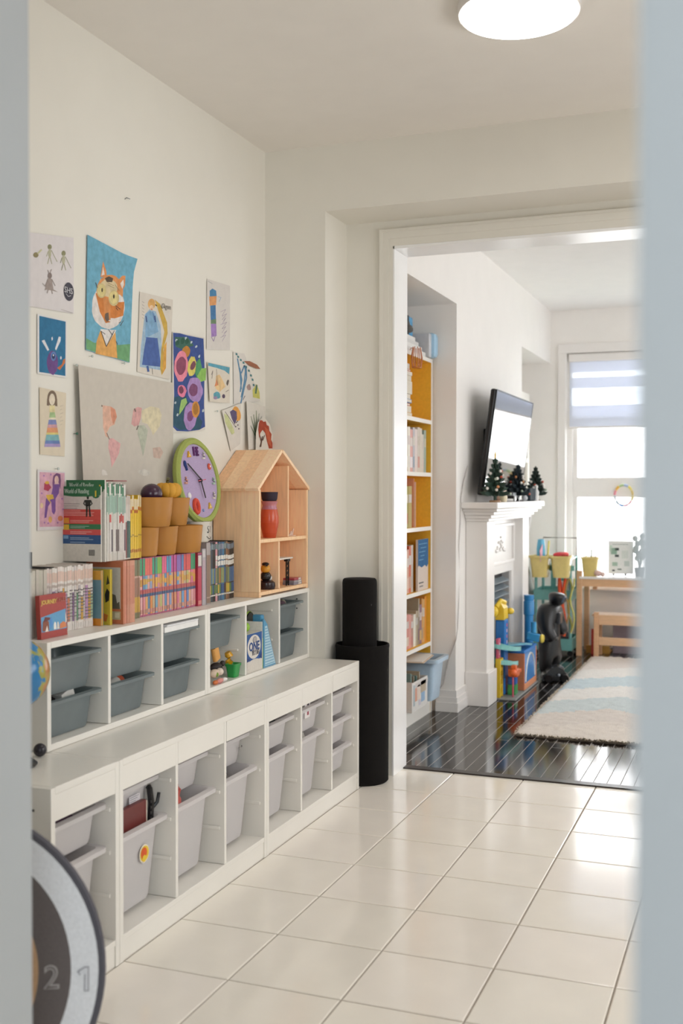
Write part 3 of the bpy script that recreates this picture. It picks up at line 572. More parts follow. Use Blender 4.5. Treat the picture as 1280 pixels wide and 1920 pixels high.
# comics
cpal = ['#a99ab0', '#8d8f6c', '#c7b86a', '#6e6a5a', '#3d4a58', '#282322', '#2a2524', '#d59aa0', '#4f5a62', '#4a6a88', '#47627f', '#3f7fa6', '#4a545c', '#8e6a50', '#7a5c4a', '#2c2a2a', '#33302e', '#2e2b2b']
row(.112, .160, .405, TS, 18, lambda i, R: .222+R.uniform(-.004, .002), .10, lambda i, R: cpal[i],
    lambda i, R: ([(.60, .68, '#dcdad4'), (.70, .77, '#e2e0da')] if i > 6 else [(.55, .78, jit(cpal[i], .2, R))])+[(.30, .56, jit(['#5f86a8', '#8a8f62', '#4f6f94', '#6f7a5c', '#a0703e'][R.randrange(5)], .15, R)), (.13, .28, jit(['#5c7a4a', '#3a5a88', '#c2a84a', '#4d3a38'][R.randrange(4)], .15, R)), (.09, .115, '#cfcbc2'), (.88, .97, jit('#77848f', .3, R))],
    lambda i: '%s comic in the row beside the dollhouse, counted from the grey brown book' % ORD[i], 'comics beside the dollhouse', rs=31, wvar=.2)

# readers standing upon the lower books
RZ = TS+.1965
def reader(name, label, x0, x1, y, z0, h, full):
    t = thing(name, label, 'book', (x1, y, z0)); d = x1-x0
    M().box(x0, x1, y, y+.0012, z0, z0+h, '#d7d1c8').box(x0, x1, y+.005, y+.0062, z0, z0+h, '#d7d1c8').box(x1-.0012, x1, y+.0012, y+.005, z0, z0+h, '#d9d3ca').build('cover', 'print', t)
    M().box(x0+.002, x1-.0014, y+.0013, y+.0049, z0+.002, z0+h-.002).build('page_block', 'pages', t)
    m = M()
    def c(u0, u1, v0, v1, col, l=0): m.box(x0+d*u0, x0+d*u1, y-.0004*(l+1), y-.0004*l, z0+h*v0, z0+h*v1, col)
    def cp(pts, col, l=0): m.prism([(x0+d*u, y-.0004*(l+1), z0+h*v) for u, v in pts], (0, .0004, 0), col)
    cp([(0, .885), (.3, .865), (.7, .865), (1, .885), (1, 1), (0, 1)], '#2a7046')
    cp([(.78, .88), (.82, .85), (.88, .84), (.94, .85), (.98, .88)], '#2a7046', 1)
    if full:
        c(0, 1, .50, .695, '#cf4b42'); c(0, 1, .43, .50, '#2f7a4c'); c(0, 1, .355, .43, '#d2504e'); c(0, 1, .235, .355, '#2c5487')
        for k, (v, w_) in enumerate(((.675, .5), (.655, .9), (.635, .85), (.615, .88), (.545, .85), (.525, .7), (.47, .7), (.45, .55), (.395, .8), (.375, .6), (.315, .7), (.295, .85), (.255, .55))):
            c(.06 if k < 4 else .23, .06+.86*w_ if k < 4 else .23+.68*w_, v-.004, v+.004, '#e3a59c' if k < 6 else '#9fc0ae' if k < 8 else '#e6aaa4' if k < 10 else '#9fb6d0', 1)
        c(.06, .20, .51, .58, '#e2a13c', 1); c(.06, .20, .42, .49, '#dcb63a', 1); c(.06, .18, .30, .345, '#7fa6cc', 1)
        for k in range(3): c(.07, .47-.03*k, .765-.03*k, .772-.03*k, '#9b948d', 1)
        # small dark standing figure, hands on hips
        cp([(.66, .83), (.70, .83), (.71, .865), (.65, .865)], '#20261f', 2); cp([(.60, .82), (.76, .82), (.73, .74), (.63, .74)], '#20261f', 1)
        cp([(.63, .75), (.68, .75), (.665, .60), (.63, .595)], '#262c25', 1); cp([(.69, .75), (.73, .75), (.755, .60), (.72, .595)], '#262c25', 1)
        cp([(.60, .82), (.56, .77), (.62, .74), (.63, .755), (.585, .77), (.62, .81)], '#20261f', 2); cp([(.76, .82), (.80, .77), (.74, .74), (.73, .755), (.775, .77), (.74, .81)], '#20261f', 2)
        for k in range(7): c(.70+.022*k, .712+.022*k, .08, .16, '#6d6862', 1)
    m.build('cover_print', 'print', t)
    text('World of Reading', .0205, (x0+d*.40, y-.0012, z0+h*.935), (1, 0, 0), (0, 0, 1), '#cfe3d2', t, stretch=.60)
    text('1', .024, (x0+d*.88, y-.0016, z0+h*.90), (1, 0, 0), (0, 0, 1), '#e0c23c', t, bold=.0012)
    return t
q0 = at(115, 1000, 'y', -.556); q1 = at(189, 1000, 'y', -.556)
RX0, RX1 = q0.x, q1.x
reader('reader_book', 'early reader showing its whole cover, green banner over red, green and blue bands', RX0, RX1, -.556, RZ, .232, True)
reader('reader_book', 'early reader just behind the whole cover, only its green banner showing', RX0+.012, RX1+.008, -.546, RZ, .252, False)
def rl(a, b, n, x, h0, pal_, bf, lab, grp, rs): row(x, a, b, RZ, n, lambda i, R: h0+R.uniform(-.008, .006), .115, pal_, bf, lab, grp, rs=rs, wvar=.3)
rl(-.537, -.420, 13, RX1+.004, .240, lambda i, R: jit('#cfc8bf', .05, R), lambda i, R: [(.86, .985, '#2f7650' if i % 3 else '#dcd8d0'), (.62, .85, jit('#93ad9e', .10, R))]+([(.40, .60, jit('#b8504a', .2, R))] if R.random() < .5 else [])+([(.12, .4, jit('#6d5f60', .3, R))] if R.random() < .4 else [(.1, .5, jit('#d4cdc6', .06, R))]),
   lambda i: '%s thin white reader with green-topped spine, counted from the reader covers' % ORD[i], 'thin green-topped readers', 41)
tag(M().box(RX1-.10, RX1+.006, -.495, -.418, RZ+.2485, RZ+.2515, '#8f3b40').build('folder_strip', 'print'), 'dark red card strip lying on top of the thin readers', 'card')
rl(-.412, -.318, 9, RX1-.002, .200, lambda i, R: '#cfc4ba' if i < 3 else jit('#d9b23a', .08, R), lambda i, R: [(.86, .99, '#c7b9ae'), (.02, .60, ['#8a4a48', '#33504a', '#3a6a5c'][i % 3])] if i < 3 else [(.82, .99, '#d9c9a8'), (.76, .81, '#b5622c'), (.16, .75, jit('#e0bb34', .06, R)), (.36, .38, '#a8842c'), (.10, .15, '#b97a2a')],
   lambda i: '%s slim yellow-spined reader next to the terracotta bowls' % ORD[i] if i > 2 else '%s slim grey-topped reader before the yellow ones' % ORD[i], 'slim yellow readers', 43)
quick('dark_cloth_tab', 'small black cloth corner sticking up behind the pale books', 'cloth', M().box(.03, .033, -.80, -.755, TS+.192, TS+.235, '#15151d').box(.03, .11, -.80, -.755, TS+.1905, TS+.193, '#15151d'), 'fluff')

# ------------------------------------------------------------------ cups, plum, pumpkin, mug, clock
CZ = TS+.1985
def cup(y, z, h, rt, rb, label, x=.108):
    t = .004
    m = M(); m.lathe((x, y, z), [(0, 0), (rb-.004, 0), (rb, .004), (rb+(rt-rb)*.5, h*.45), (rt-.0015, h-.01), (rt, h-.002), (rt-.002, h), (rt-t, h-.002), (rb+(rt-rb)*.5-t, h*.45), (rb-t, .008), (0, .008)], '#b57b32', 36)
    return tag(m.build('stacking_cup', 'cupmat'), label, 'cup', 'terracotta stacking cups')
MAT['cupmat'] = surf('ochre_plastic', None, .42, .04, 20)
cup(-.263, CZ, .097, .055, .047, 'ochre stacking cup at the base of the pyramid, half hidden behind yellow books')
cup(-.146, CZ, .097, .060, .050, 'ochre stacking cup in the middle of the pyramid base')
cup(-.003, CZ, .0965, .076, .066, 'ochre stacking cup at the pyramid base below the clock, inside of rim showing')
cup(-.232, CZ+.0975, .098, .085, .074, 'wide ochre bowl on top of the cup pyramid, plum resting on it')
cup(-.078, CZ+.0975, .096, .067, .055, 'ochre stacking cup on top of the pyramid beside the wide bowl')
tz = CZ+.195
quick('plum', 'dark purple plum resting on the wide ochre bowl', 'plum', M().ball((.13, -.243, tz+.012), .036, '#3f2538', 18, 1, 1.1, .95), 'gloss')
t = thing('pumpkin', 'small orange gourd with grey stalk on top of the stacked cups', 'pumpkin', (.12, -.12, tz))
m = M()
for k in range(10):
    a = 2*math.pi*k/10; m.ball((.125+.022*math.cos(a), -.125+.030*math.sin(a), tz+.024), .026, '#d59a2c', 12, .85, .85, 1.0)
m.build('gourd', 'paint', t); m = M().tube([(.125, -.128, tz+.045), (.128, -.134, tz+.058), (.135, -.142, tz+.064)], [.007, .005, .006], '#5f5a34', 8); m.build('stalk', 'paint', t)
mz = TS+.227
t = thing('mug', 'white mug printed with curly black letters, standing under the clock', 'mug', (.10, .146, mz))
m = M(); m.lathe((.092, .152, mz), [(0, 0), (.034, 0), (.037, .003), (.044, .073), (.045, .076), (.0435, .076), (.036, .006), (0, .006)], '#d9d3c8', 36); m.build('body', 'gloss', t)
m = M(); m.tube([(.092-.035, .152+.020, mz+.066), (.092-.055, .152+.032, mz+.06), (.092-.058, .152+.033, mz+.03), (.092-.033, .152+.018, mz+.016)], .005, '#d9d3c8', 8); m.build('handle', 'gloss', t)
text('S', .040, (.1335, .150, mz+.046), (.05, 1, 0), (.04, 0, 1), '#2a2a2c', t, stretch=.8); text('H', .034, (.1275, .176, mz+.046), (-.55, 1, 0), (.04, 0, 1), '#2a2a2c', t, stretch=.9)
m = M(); m.tube([(.1335, .140, mz+.022), (.1335, .155, mz+.014), (.131, .170, mz+.012), (.126, .182, mz+.018)], .0012, '#2a2a2c', 6); m.build('flourish', 'print', t)
quick('blue_bottle', 'dark blue tube standing between the ochre cup and the mug', 'tube', M().lathe((.062, .088, CZ+.001), [(0, 0), (.018, 0), (.018, .10), (.012, .12), (0, .12)], '#232c44', 16), 'gloss')

def clock():
    t = thing('clock', 'handmade round clock, lilac felt face with lime rim and felt numbers, leaning on the wall', 'clock', (.06, .22, mz+.08))
    R = .163; ctr = at(371, 902, 'x', .055); lean = math.radians(-9)
    X = Matrix.Translation((ctr.x, ctr.y, ctr.z)) @ Matrix.Rotation(lean, 4, 'Y')
    M(X).lathe((0, 0, 0), [(0, -.010), (R-.02, -.010), (R-.02, .004), (0, .004)], '#b5a2c4', 48, 'x').build('face', 'felt', t)
    M(X).lathe((0, 0, 0), [(R-.022, -.012), (R-.006, -.016), (R+.001, -.006), (R+.001, .004), (R-.008, .012), (R-.022, .009), (R-.024, .003)], '#a3ad5e', 48, 'x').build('rim', 'felt', t)
    def P(u, v): return (.004, u, v)
    cols = ['#6d3c74', '#e6ded6', '#d8604e', '#b9d3bd', '#dfd6ce', '#d9b04a', '#7f94c4', '#d8523f', '#e8e4ea', '#e0a796', '#2f3f78', '#e0ab3f']
    for k in range(12):
        a = math.pi/2-k*math.pi/6; u, v = .108*math.cos(a), .112*math.sin(a); s_ = 'hour_mark'
        m = M(X); c = cols[k]
        if k == 0:
            for dx in (-.013, .010): m.box(.004, .010, u+dx-.004, u+dx+.004, v-.017, v+.017, c)
            m.box(.004, .010, u+.004, u+.020, v+.010, v+.017, c); m.box(.004, .010, u+.004, u+.020, v-.017, v-.010, c); m.box(.004, .010, u+.003, u+.018, v-.004, v+.004, c)
        elif k in (1, 3, 4, 9): m.tube([(.008, u-.008, v-.009), (.009, u+.006, v-.010), (.009, u+.010, v), (.009, u, v+.004), (.008, u+.006, v+.012)], .0042, c, 8)
        elif k in (2, 8): m.ball((.007, u, v), .012, c, 12, .45, 1, 1.05); m.ball((.011, u, v), .005, '#f3efe6', 8, .4)
        elif k == 7: m.tube([(.008, u+.016*math.cos(b), v+.024*math.sin(b)) for b in [i*math.pi/8 for i in range(17)]], .008, c, 8)
        elif k == 10: m.ball((.007, u, v+.006), .012, c, 12, .4, .75, 1.1); m.tube([(.007, u+.002, v), (.007, u+.008, v-.018)], .005, c, 6)
        elif k == 6: m.ball((.006, u, v), .006, c, 8, .5)
        else: m.prism([(.004, u-.012, v-.010), (.004, u+.013, v-.008), (.004, u-.002, v+.014)], (.006, 0, 0), c); m.ball((.010, u, v-.002), .004, '#f0dcae', 8, .4)
        m.build('hour_mark', 'felt', t)
    M(X).bar((.012, .006, .004), (.012, -.082, .062), .005, .002, '#1e1b1e', (1, 0, 0)).build('minute_hand', 'blackplastic', t)
    M(X).bar((.014, -.004, .010), (.014, .016, -.066), .006, .002, '#1e1b1e', (1, 0, 0)).build('hour_hand', 'blackplastic', t)
    M(X).bar((.016, -.025, -.002), (.016, .034, .004), .003, .0015, '#d9647c', (1, 0, 0)).lathe((.004, 0, 0), [(.006, 0), (.006, .013), (0, .013)], '#332b33', 12, 'x').build('second_hand', 'gloss', t)
clock()

# ------------------------------------------------------------------ dollhouse
t = thing('dollhouse', 'open pine dollhouse with gabled roof standing on the cubby shelf', 'dollhouse', (.10, .68, TS))
y0, y1, xb, xf, zb, ze, zp = .434, .925, .006, .206, TS, 1.275, 1.425; ypk = .648; Tn = .014
PI_ = '#d9b587'
M().box(xb, xf, y0, y1, zb+.006, zb+.020, PI_).box(xb, xf, y0, y0+.02, zb, zb+.006, PI_).box(xb, xf, y1-.02, y1, zb, zb+.006, PI_).build('floor_panel', 'pine', t, .001)
ms = at(487, 1012, 'x', xf).z
pit = lambda y: ze+(zp-ze)*((y-y0)/(ypk-y0) if y < ypk else (y1-y)/(y1-ypk))
stv = [(xb, xf-.058, '#d3ab7d'), (xf-.058, xf-.002, '#dcbb8e')]
for a, b in ((y0, y0+Tn), (y1-Tn, y1)):
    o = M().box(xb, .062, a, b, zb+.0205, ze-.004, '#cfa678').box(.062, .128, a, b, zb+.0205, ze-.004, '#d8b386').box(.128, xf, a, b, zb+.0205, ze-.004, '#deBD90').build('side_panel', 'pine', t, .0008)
yc = [y0+Tn+.0005, .56, .66, .76, .86, y1-Tn-.0005]; cc = ['#cb9f6f', '#d3aa7b', '#c79a6b', '#d2a97a', '#cca071']
for a, b, c in zip(yc, yc[1:], cc):
    pts = [(xb, a, zb+.0205), (xb, b, zb+.0205), (xb, b, pit(b)-.018)]+([(xb, ypk, zp-.02)] if a < ypk < b else [])+[(xb, a, pit(a)-.018)]
    M().prism(pts, (.006, 0, 0), c).build('back_board', 'pine', t)
def roof(ya, za, yb, zb_, side):
    d = Vector((0, yb-ya, zb_-za)); L_ = d.length; d.normalize(); n = Vector((0, -d.z, d.y)) if side < 0 else Vector((0, d.z, -d.y)); n = n if n.z > 0 else -n
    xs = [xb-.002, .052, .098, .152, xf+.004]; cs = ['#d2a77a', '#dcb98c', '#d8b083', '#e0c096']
    for a, b, c in zip(xs, xs[1:], cs):
        p = [Vector((a, ya, za)), Vector((b-.0003, ya, za)), Vector((b-.0003, yb, zb_)), Vector((a, yb, zb_))]
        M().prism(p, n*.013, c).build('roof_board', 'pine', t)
roof(y0-.012, ze-.010, ypk, zp-.002, -1); roof(y1+.006, ze-.006, ypk+.0005, zp-.002, 1)
M().box(xb+.0065, xf-.002, y0+Tn+.0005, y1-Tn-.0005, ms-.014, ms, '#ddba8b').build('upper_floor', 'pine', t, .001)
yd = at(543, 950, 'x', xf).y; M().box(xb+.0065, xf-.006, yd-.006, yd+.006, ms+.0005, pit(yd)-.012, '#d8b183').build('divider', 'pine', t, .001)
yl = at(525, 1060, 'x', xf).y; M().box(xb+.0065, xf-.004, yl-.006, yl+.006, zb+.0205, ms-.0145, '#e0be92').build('divider', 'pine', t, .001)
# furnishings
b0 = zb+.0205
t = thing('vase', 'orange-red glazed handmade vase with dark purple stopper in the dollhouse upper room', 'vase', (.12, .525, ms))
vy = at(505, 975, 'x', .162).y
m = M(); m.lathe((.162, vy, ms+.0005), [(0, 0), (.026, 0), (.030, .02), (.038, .06), (.038, .085), (.032, .115), (.028, .13), (.034, .148), (.030, .149), (.026, .13)], '#c9502c', 28, cols=['#b9431f', '#c24a26', '#c9502c', '#cf5633', '#cf5a3a', '#b9788a', '#c07a80', '#d08060', '#a8563c']); m.build('body', 'gloss', t)
m = M(); m.lathe((.162, vy, ms+.15), [(.028, 0), (.032, .008), (.035, .036), (0, .036)], '#2c1d30', 20); m.build('stopper', 'paint', t)
quick('paper_flower', 'red paper piece behind the vase in the dollhouse gable', 'paper flower', M().ball((.06, .500, ms+.175), .026, '#b0352c', 12, .6, 1.0, 1.4).tube([(.06, .505, ms+.0015), (.06, .505, ms+.16)], .005, '#7a8a5a', 6), 'paint')
m = M()
for k in range(7): m.ball((.175+.012*math.sin(k*2.1), .458+.011*math.cos(k*1.7), ms+.010+.006*k), .012-.0006*k, '#d9d2c8' if k % 2 else '#b7b9a8', 9, 1, 1, .8)
quick('pebble_figure', 'little white pebble figure beside the vase', 'figurine', m)
m = M()
for k in range(6): m.tube([(.17, yd+.035+.013*k, ms+.001), (.172+.006*(k % 2), yd+.035+.014*k, ms+.012+.010*(k % 3))], [.006, .002], '#e3c9b8', 6)
m.box(.155, .185, yd+.025, yd+.11, ms+.0002, ms+.004, '#d8b9a0'); quick('toy_tiara', 'small pale pink toy crown on the dollhouse upper floor', 'toy crown', m)
t = thing('toy_duck', 'black and amber toy duck sitting on a dark round base', 'toy duck', (.16, .51, b0))
dy = min(at(505, 1085, 'x', .165).y, at(525, 1060, 'x', xf).y-.0065-.044)
m = M(); m.ball((.165, dy, b0+.052), .022, '#191615', 14, 1, 1.1, .9).ball((.165, dy-.002, b0+.082), .020, '#d6962e', 14, 1, 1, .9); m.build('body', 'gloss', t)
m = M(); m.ball((.165, dy-.002, b0+.101), .013, '#15131a', 10, 1.2, 1.2, .6).ball((.178, dy+.016, b0+.045), .010, '#e3e0dc', 8, .7, .8, 1.1).bar((.17, dy-.014, b0+.098), (.182, dy-.026, b0+.096), .008, .005, '#1a1820'); m.build('head_feathers', 'gloss', t)
m = M(); dy += .006; m.lathe((.166, dy, b0+.0003), [(0, 0), (.033, 0), (.036, .012), (.034, .026), (.024, .034), (0, .036)], '#2a1a1e', 28); m.build('base', 'gloss', t)
lz = at(535, 1046, 'x', xf-.01).z
t = thing('toy_tower', 'small black lattice tower carrying a white board in the dollhouse', 'toy', (.15, yl+.06, b0))
ya, yb = yl+.0065, at(549, 1046, 'x', xf-.01).y
M().box(.12, xf-.010, ya, yb, lz-.006, lz, '#ece5da').build('board', 'paint', t, .001)
m = M(); q = yb-.018
for yy in (q-.011, q+.011): m.box(.176, .181, yy-.002, yy+.002, b0, lz-.0065, '#17161a')
for k in range(5):
    z = b0+.004+(lz-b0-.022)*k/5; z2 = b0+.004+(lz-b0-.022)*(k+1)/5; m.bar((.178, q-.011, z), (.178, q+.011, z2), .003, .003, '#17161a').bar((.178, q+.011, z), (.178, q-.011, z2), .003, .003, '#17161a')
m.box(.17, .186, q-.016, q+.013, lz-.018, lz-.0065, '#17161a'); m.build('lattice', 'blackplastic', t)
m = M(); m.ball((.12, yl+.05, b0+.02), .02, '#6f8467', 10, 1, 1.6, 1).ball((.13, yl+.045, b0+.045), .012, '#8a9a7c', 10).box(.10, .14, yl+.02, yl+.08, b0, b0+.004, '#4c5a4a'); quick('toy_plant', 'grey green toy bush under the small white board', 'toy', m)
sy = yb-.022
for k, (c, o_) in enumerate((('#8b8590', 0), ('#9c969c', .004), ('#a8434f', .006))):
    quick('tiny_book', '%s tiny book of the stack in the dollhouse lower room' % ('grey bottom-most', 'pale grey middle', 'red and white topmost')[k], 'tiny book', M().box(.145, .196, sy+.03+o_, sy+.118-o_, b0+.0095*k+.0002, b0+.0095*k+.009, c).box(.1961, .1964, sy+.08, sy+.112-o_, b0+.0095*k+.001, b0+.0095*k+.0085, '#d8d2ca'), 'print')

# ------------------------------------------------------------------ children's art pinned to the wall
def art(name, label, quad, col='#e6e0d8', curl=None, x0=.003, mat='paper', shift=None, pin=True):
    """sheet whose corners show at QUAD (top-left, top-right, bottom-right, bottom-left); CURL(u, v) = how far it stands off the wall"""
    P = [at(px, py, 'x', x0) for px, py in quad]; curl = curl or (lambda u, v: .0)
    t = thing(name, label, 'drawing', (x0, sum(p.y for p in P)/4, sum(p.z for p in P)/4), 'children\'s pictures on the cream wall')
    n = 8; m = M(); g = []
    for j in range(n+1):
        for i in range(n+1):
            u, v = i/n, j/n; a = P[0].lerp(P[1], u); b = P[3].lerp(P[2], u); p = a.lerp(b, v); g.append((x0+curl(u, v), p.y, p.z))
    k = len(g); m.add(g+[(x-.0004, y, z) for x, y, z in g], [(j*(n+1)+i, (j+1)*(n+1)+i, (j+1)*(n+1)+i+1, j*(n+1)+i+1) for j in range(n) for i in range(n)]+[(k+j*(n+1)+i+1, k+(j+1)*(n+1)+i+1, k+(j+1)*(n+1)+i, k+j*(n+1)+i) for j in range(n) for i in range(n)], col, True)
    m.build('sheet', mat, t, auto=False)
    def uv(p):
        d0 = P[1]-P[0]; d1 = P[3]-P[0]; w = p-P[0]; A = d0.y*d1.z-d0.z*d1.y
        return max(0, min(1, (w.y*d1.z-w.z*d1.y)/A)), max(0, min(1, (d0.y*w.z-d0.z*w.y)/A))
    class D:
        def __init__(s): s.m, s.l = M(), 0
        def poly(s, pts, c):
            s.l += 1; q = []
            for px, py in pts:
                p = at(px, py, 'x', x0); u, v = uv(p); q.append((x0+curl(u, v)+.00012+.00003*s.l, p.y, p.z))
            s.m.add(q, [tuple(reversed(range(len(q))))], c); return s
        def ell(s, cx, cy, rx, ry, c, rot=0., n=16, wob=0.):
            R = random.Random(int(cx*7+cy)); ph = [1+R.uniform(-wob, wob) for _ in range(n)]
            return s.poly([(cx+rx*ph[i]*math.cos(t_)*math.cos(rot)-ry*ph[i]*math.sin(t_)*math.sin(rot), cy+rx*ph[i]*math.cos(t_)*math.sin(rot)+ry*ph[i]*math.sin(t_)*math.cos(rot)) for i in range(n) for t_ in (2*math.pi*i/n,)], c)
        def line(s, pts, w, c):
            for (ax, ay), (bx_, by_) in zip(pts, pts[1:]):
                L_ = math.hypot(bx_-ax, by_-ay) or 1; nx, ny = -(by_-ay)/L_*w/2, (bx_-ax)/L_*w/2
                s.poly([(ax+nx, ay+ny), (bx_+nx, by_+ny), (bx_-nx, by_-ny), (ax-nx, ay-ny)], c); s.l -= 1
            s.l += 1; return s
        def done(s, name='painting', mat='wash'): return s.m.build(name, mat, t, auto=False)
    return t, D()
# pencilled insects with round badge
t, d = art('drawing', 'white sheet of pencilled insects with round dark badge, topmost by the doorway edge', [(44, 434), (138, 446), (138, 588), (44, 572)], '#dcd6d6')
for cx, cy, c in ((93, 475, '#a09e80'), (119, 487, '#98967a')):
    d.ell(cx, cy-12, 4, 5, '#8f8d6c').ell(cx, cy, 3, 9, '#b5b298').line([(cx-3, cy-4), (cx-6, cy+6)], 1.2, c).line([(cx+3, cy-6), (cx+14, cy+16)], 1.2, c).line([(cx-1, cy+8), (cx-4, cy+20)], 1.4, c).line([(cx+1, cy+8), (cx+4, cy+20)], 1.4, c)
d.ell(67, 478, 5, 5, '#8f8460').line([(70, 476), (78, 468)], 3, '#c0bd96')
d.line([(89, 506), (92, 514)], 1.5, '#978a84').line([(96, 505), (93, 514)], 1.5, '#978a84').ell(93, 517, 4, 6, '#8a7d78').poly([(89, 522), (97, 523), (100, 543), (109, 548), (98, 545), (86, 543), (83, 545)], '#9d908a').line([(89, 524), (84, 537)], 1.3, '#978a84').line([(97, 524), (103, 536)], 1.3, '#978a84').line([(79, 531), (87, 540)], 1.2, '#a59a95').line([(90, 543), (88, 550)], 1.5, '#978a84').line([(96, 543), (98, 551)], 1.5, '#978a84')
d.ell(128.5, 547, 9.5, 17.5, '#4c4a55', -.08, 24); d.line([(114, 580), (136, 587)], .8, '#b0a8a0'); d.done()
p = at(128.5, 545, 'x', .006); text('SHS', .026, (p.x, p.y, p.z), (0, 1, 0), (0, 0, 1), '#cfcdd2', t, stretch=1.05); m = M(); p = at(128, 553, 'x', .006); m.tube([(p.x, p.y-.012, p.z+.002), (p.x, p.y, p.z-.005), (p.x, p.y+.014, p.z)], .001, '#cfcdd2', 6); m.build('flourish', 'print', t)
# orange tiger
cl = lambda u, v: .004+.012*max(0, u-.75)*4*max(0, .3-v)*3
t, d = art('painting', 'watercolour of an orange tiger head on blue sky and green ground', [(163, 440), (250, 486), (242, 680), (160, 656)], '#6faac2', lambda u, v: .002+.016*max(0, u-.8)*5*max(0, .15-v)*6, mat='wash')
d.poly([(160.5, 634), (176, 643), (186, 641), (222, 647), (243, 645), (241.5, 679), (160.5, 655)], '#6fa272')
d.poly([(187, 620), (215, 620), (219, 672), (178, 663), (180, 640)], '#dca45c').poly([(187, 617), (217, 619), (198, 650)], '#ddd8d4')
d.ell(202, 575, 31, 42, '#ddd5cf', .05, 26, .03).ell(205, 546, 25, 31, '#d9935a', 0, 22, .02).ell(219, 566, 12, 14, '#e0d8d2', 0, 16, .03).poly([(178, 550), (192, 548), (200, 600), (206, 604), (197, 606), (186, 585)], '#cf7f3f').poly([(202, 568), (232, 566), (230, 592), (214, 597), (203, 596)], '#cf7f3f').poly([(192, 556), (206, 558), (206, 600), (196, 600)], '#d18b52')
d.poly([(187, 520), (192, 490), (198, 508), (199, 518)], '#d88f58').poly([(189, 517), (192, 500), (195, 515)], '#e2d6cc').poly([(218, 528), (228, 517), (234, 517), (233, 536), (228, 545)], '#d88f58').poly([(224, 532), (230, 524), (231, 534), (228, 542)], '#e2d6cc')
d.ell(202, 540, 17, 17, '#d2c09a', 0, 16, .04).poly([(195, 522), (203, 518), (211, 522), (209, 529), (199, 529)], '#5c4d3e').ell(189, 545, 9, 14, '#cdbb87').ell(189, 545, 7, 11, '#d8c88a').ell(190, 544, 1.4, 4, '#3a3022').ell(212, 559, 10, 15, '#cdbb87').ell(212, 558, 8, 12, '#dccb8c').ell(212, 556, 1.6, 4, '#3a3022')
d.poly([(196, 588), (202, 586), (203, 600), (199, 604), (195, 597)], '#6c5d52')
for a, b in (((215, 573), (224, 580)), ((216, 577), (220, 582)), ((221, 606), (226, 603)), ((224, 611), (230, 601)), ((178, 530), (181, 540)), ((188, 621), (196, 627)), ((198, 650), (188, 621)), ((198, 650), (213, 620)), ((216, 640), (219, 646)), ((202, 618), (209, 628))): d.line([a, b], 1.1, '#4a4540')
for a, b in (((200, 530), (212, 536)), ((200, 534), (212, 540)), ((214, 534), (222, 545))): d.line([a, b], .8, '#8a7858')
d.done()
# lady in blue
t, d = art('drawing', 'cut-out drawing of a lady in a long blue dress with a golden braid', [(262, 547), (324, 562), (318, 712), (257, 697)], '#d8d0c4')
d.poly([(271, 590), (280, 580), (292, 584), (301, 610), (303, 655), (301, 694), (262, 688), (264, 650)], '#9fb8cc').poly([(273, 588), (281, 583), (290, 588), (297, 622), (272, 634)], '#7fa6c6').poly([(274, 632), (295, 634), (302, 688), (266, 684), (270, 655)], '#4a64a0').ell(284, 570, 7, 10, '#d9a765').ell(284, 577, 4, 5, '#e6c4a2').poly([(290, 562), (300, 570), (313, 605), (314, 625), (306, 655), (308, 690), (303, 704), (300, 690), (302, 655), (308, 622), (302, 600)], '#c9a64e')
d.poly([(307, 650), (312, 640), (311, 690), (304, 702)], '#d9a24a').line([(283, 579), (285, 581)], 1.2, '#a8433c').line([(291, 571), (294, 574)], 2, '#5a4c38').line([(273, 592), (275, 604)], 2, '#3f5588').line([(290, 592), (291, 604)], 2.2, '#3f5588').line([(286, 584), (289, 600)], 1, '#4a6a9a').line([(276, 686), (278, 697)], 4, '#3f5a94').line([(285, 690), (286, 702)], 1, '#777067')
for k in range(6): d.line([(266, 565+6*k), (270, 568+6*k)], .9, '#a9a199')
for k in range(4): d.line([(301+5*k, 573+k), (304+5*k, 579-k)], 1.0, '#6e685f')
d.done(); p = at(312, 575, 'x', .006); text('Ogan', .026, (p.x, p.y, p.z), (0, 1, .05), (0, 0, 1), '#8a847c', t, stretch=1.2)
# flower collage
t, d = art('collage', 'painted paper collage of pink, purple and orange flowers on dark blue', [(322, 622), (382, 633), (383, 806), (321, 812)], '#d5d0c8', lambda u, v: .003)
d.poly([(323, 624), (336, 625), (350, 629), (380, 635), (382, 690), (381, 760), (383, 800), (372, 806), (350, 809), (330, 808), (322, 800), (325, 740), (324, 690)], '#39508e')
d.poly([(325, 745), (345, 740), (360, 770), (378, 790), (374, 805), (335, 806), (323, 798)], '#2f5468').poly([(326, 632), (350, 632), (362, 648), (340, 655), (328, 650)], '#3f6a5c')
for cx, cy in ((329, 638), (347, 634), (357, 642), (366, 650), (372, 668), (327, 755), (331, 778), (379, 770)): d.ell(cx, cy, 2, 3, '#b9c4c9', .4, 8, .3)
for cx, cy in ((331, 643), (341, 639), (349, 640)): d.ell(cx, cy, 3.5, 6, '#2e5a4a', .3, 10, .2)
d.ell(347, 660, 8, 12, '#c08238', .2, 14, .08).ell(338, 687, 13, 29, '#e58a9c', .04, 20, .06).ell(338, 686, 9.5, 17, '#8d4a63', .1, 18, .08).ell(358, 687, 8, 19, '#d8c968', .1, 16, .06).ell(360, 686, 4.5, 9, '#7a4a58', .3, 12, .1)
d.poly([(366, 680), (373, 671), (377, 690), (368, 712), (364, 700)], '#4f9462').poly([(368, 705), (376, 691), (385, 690), (384, 713), (372, 717)], '#8cba5c')
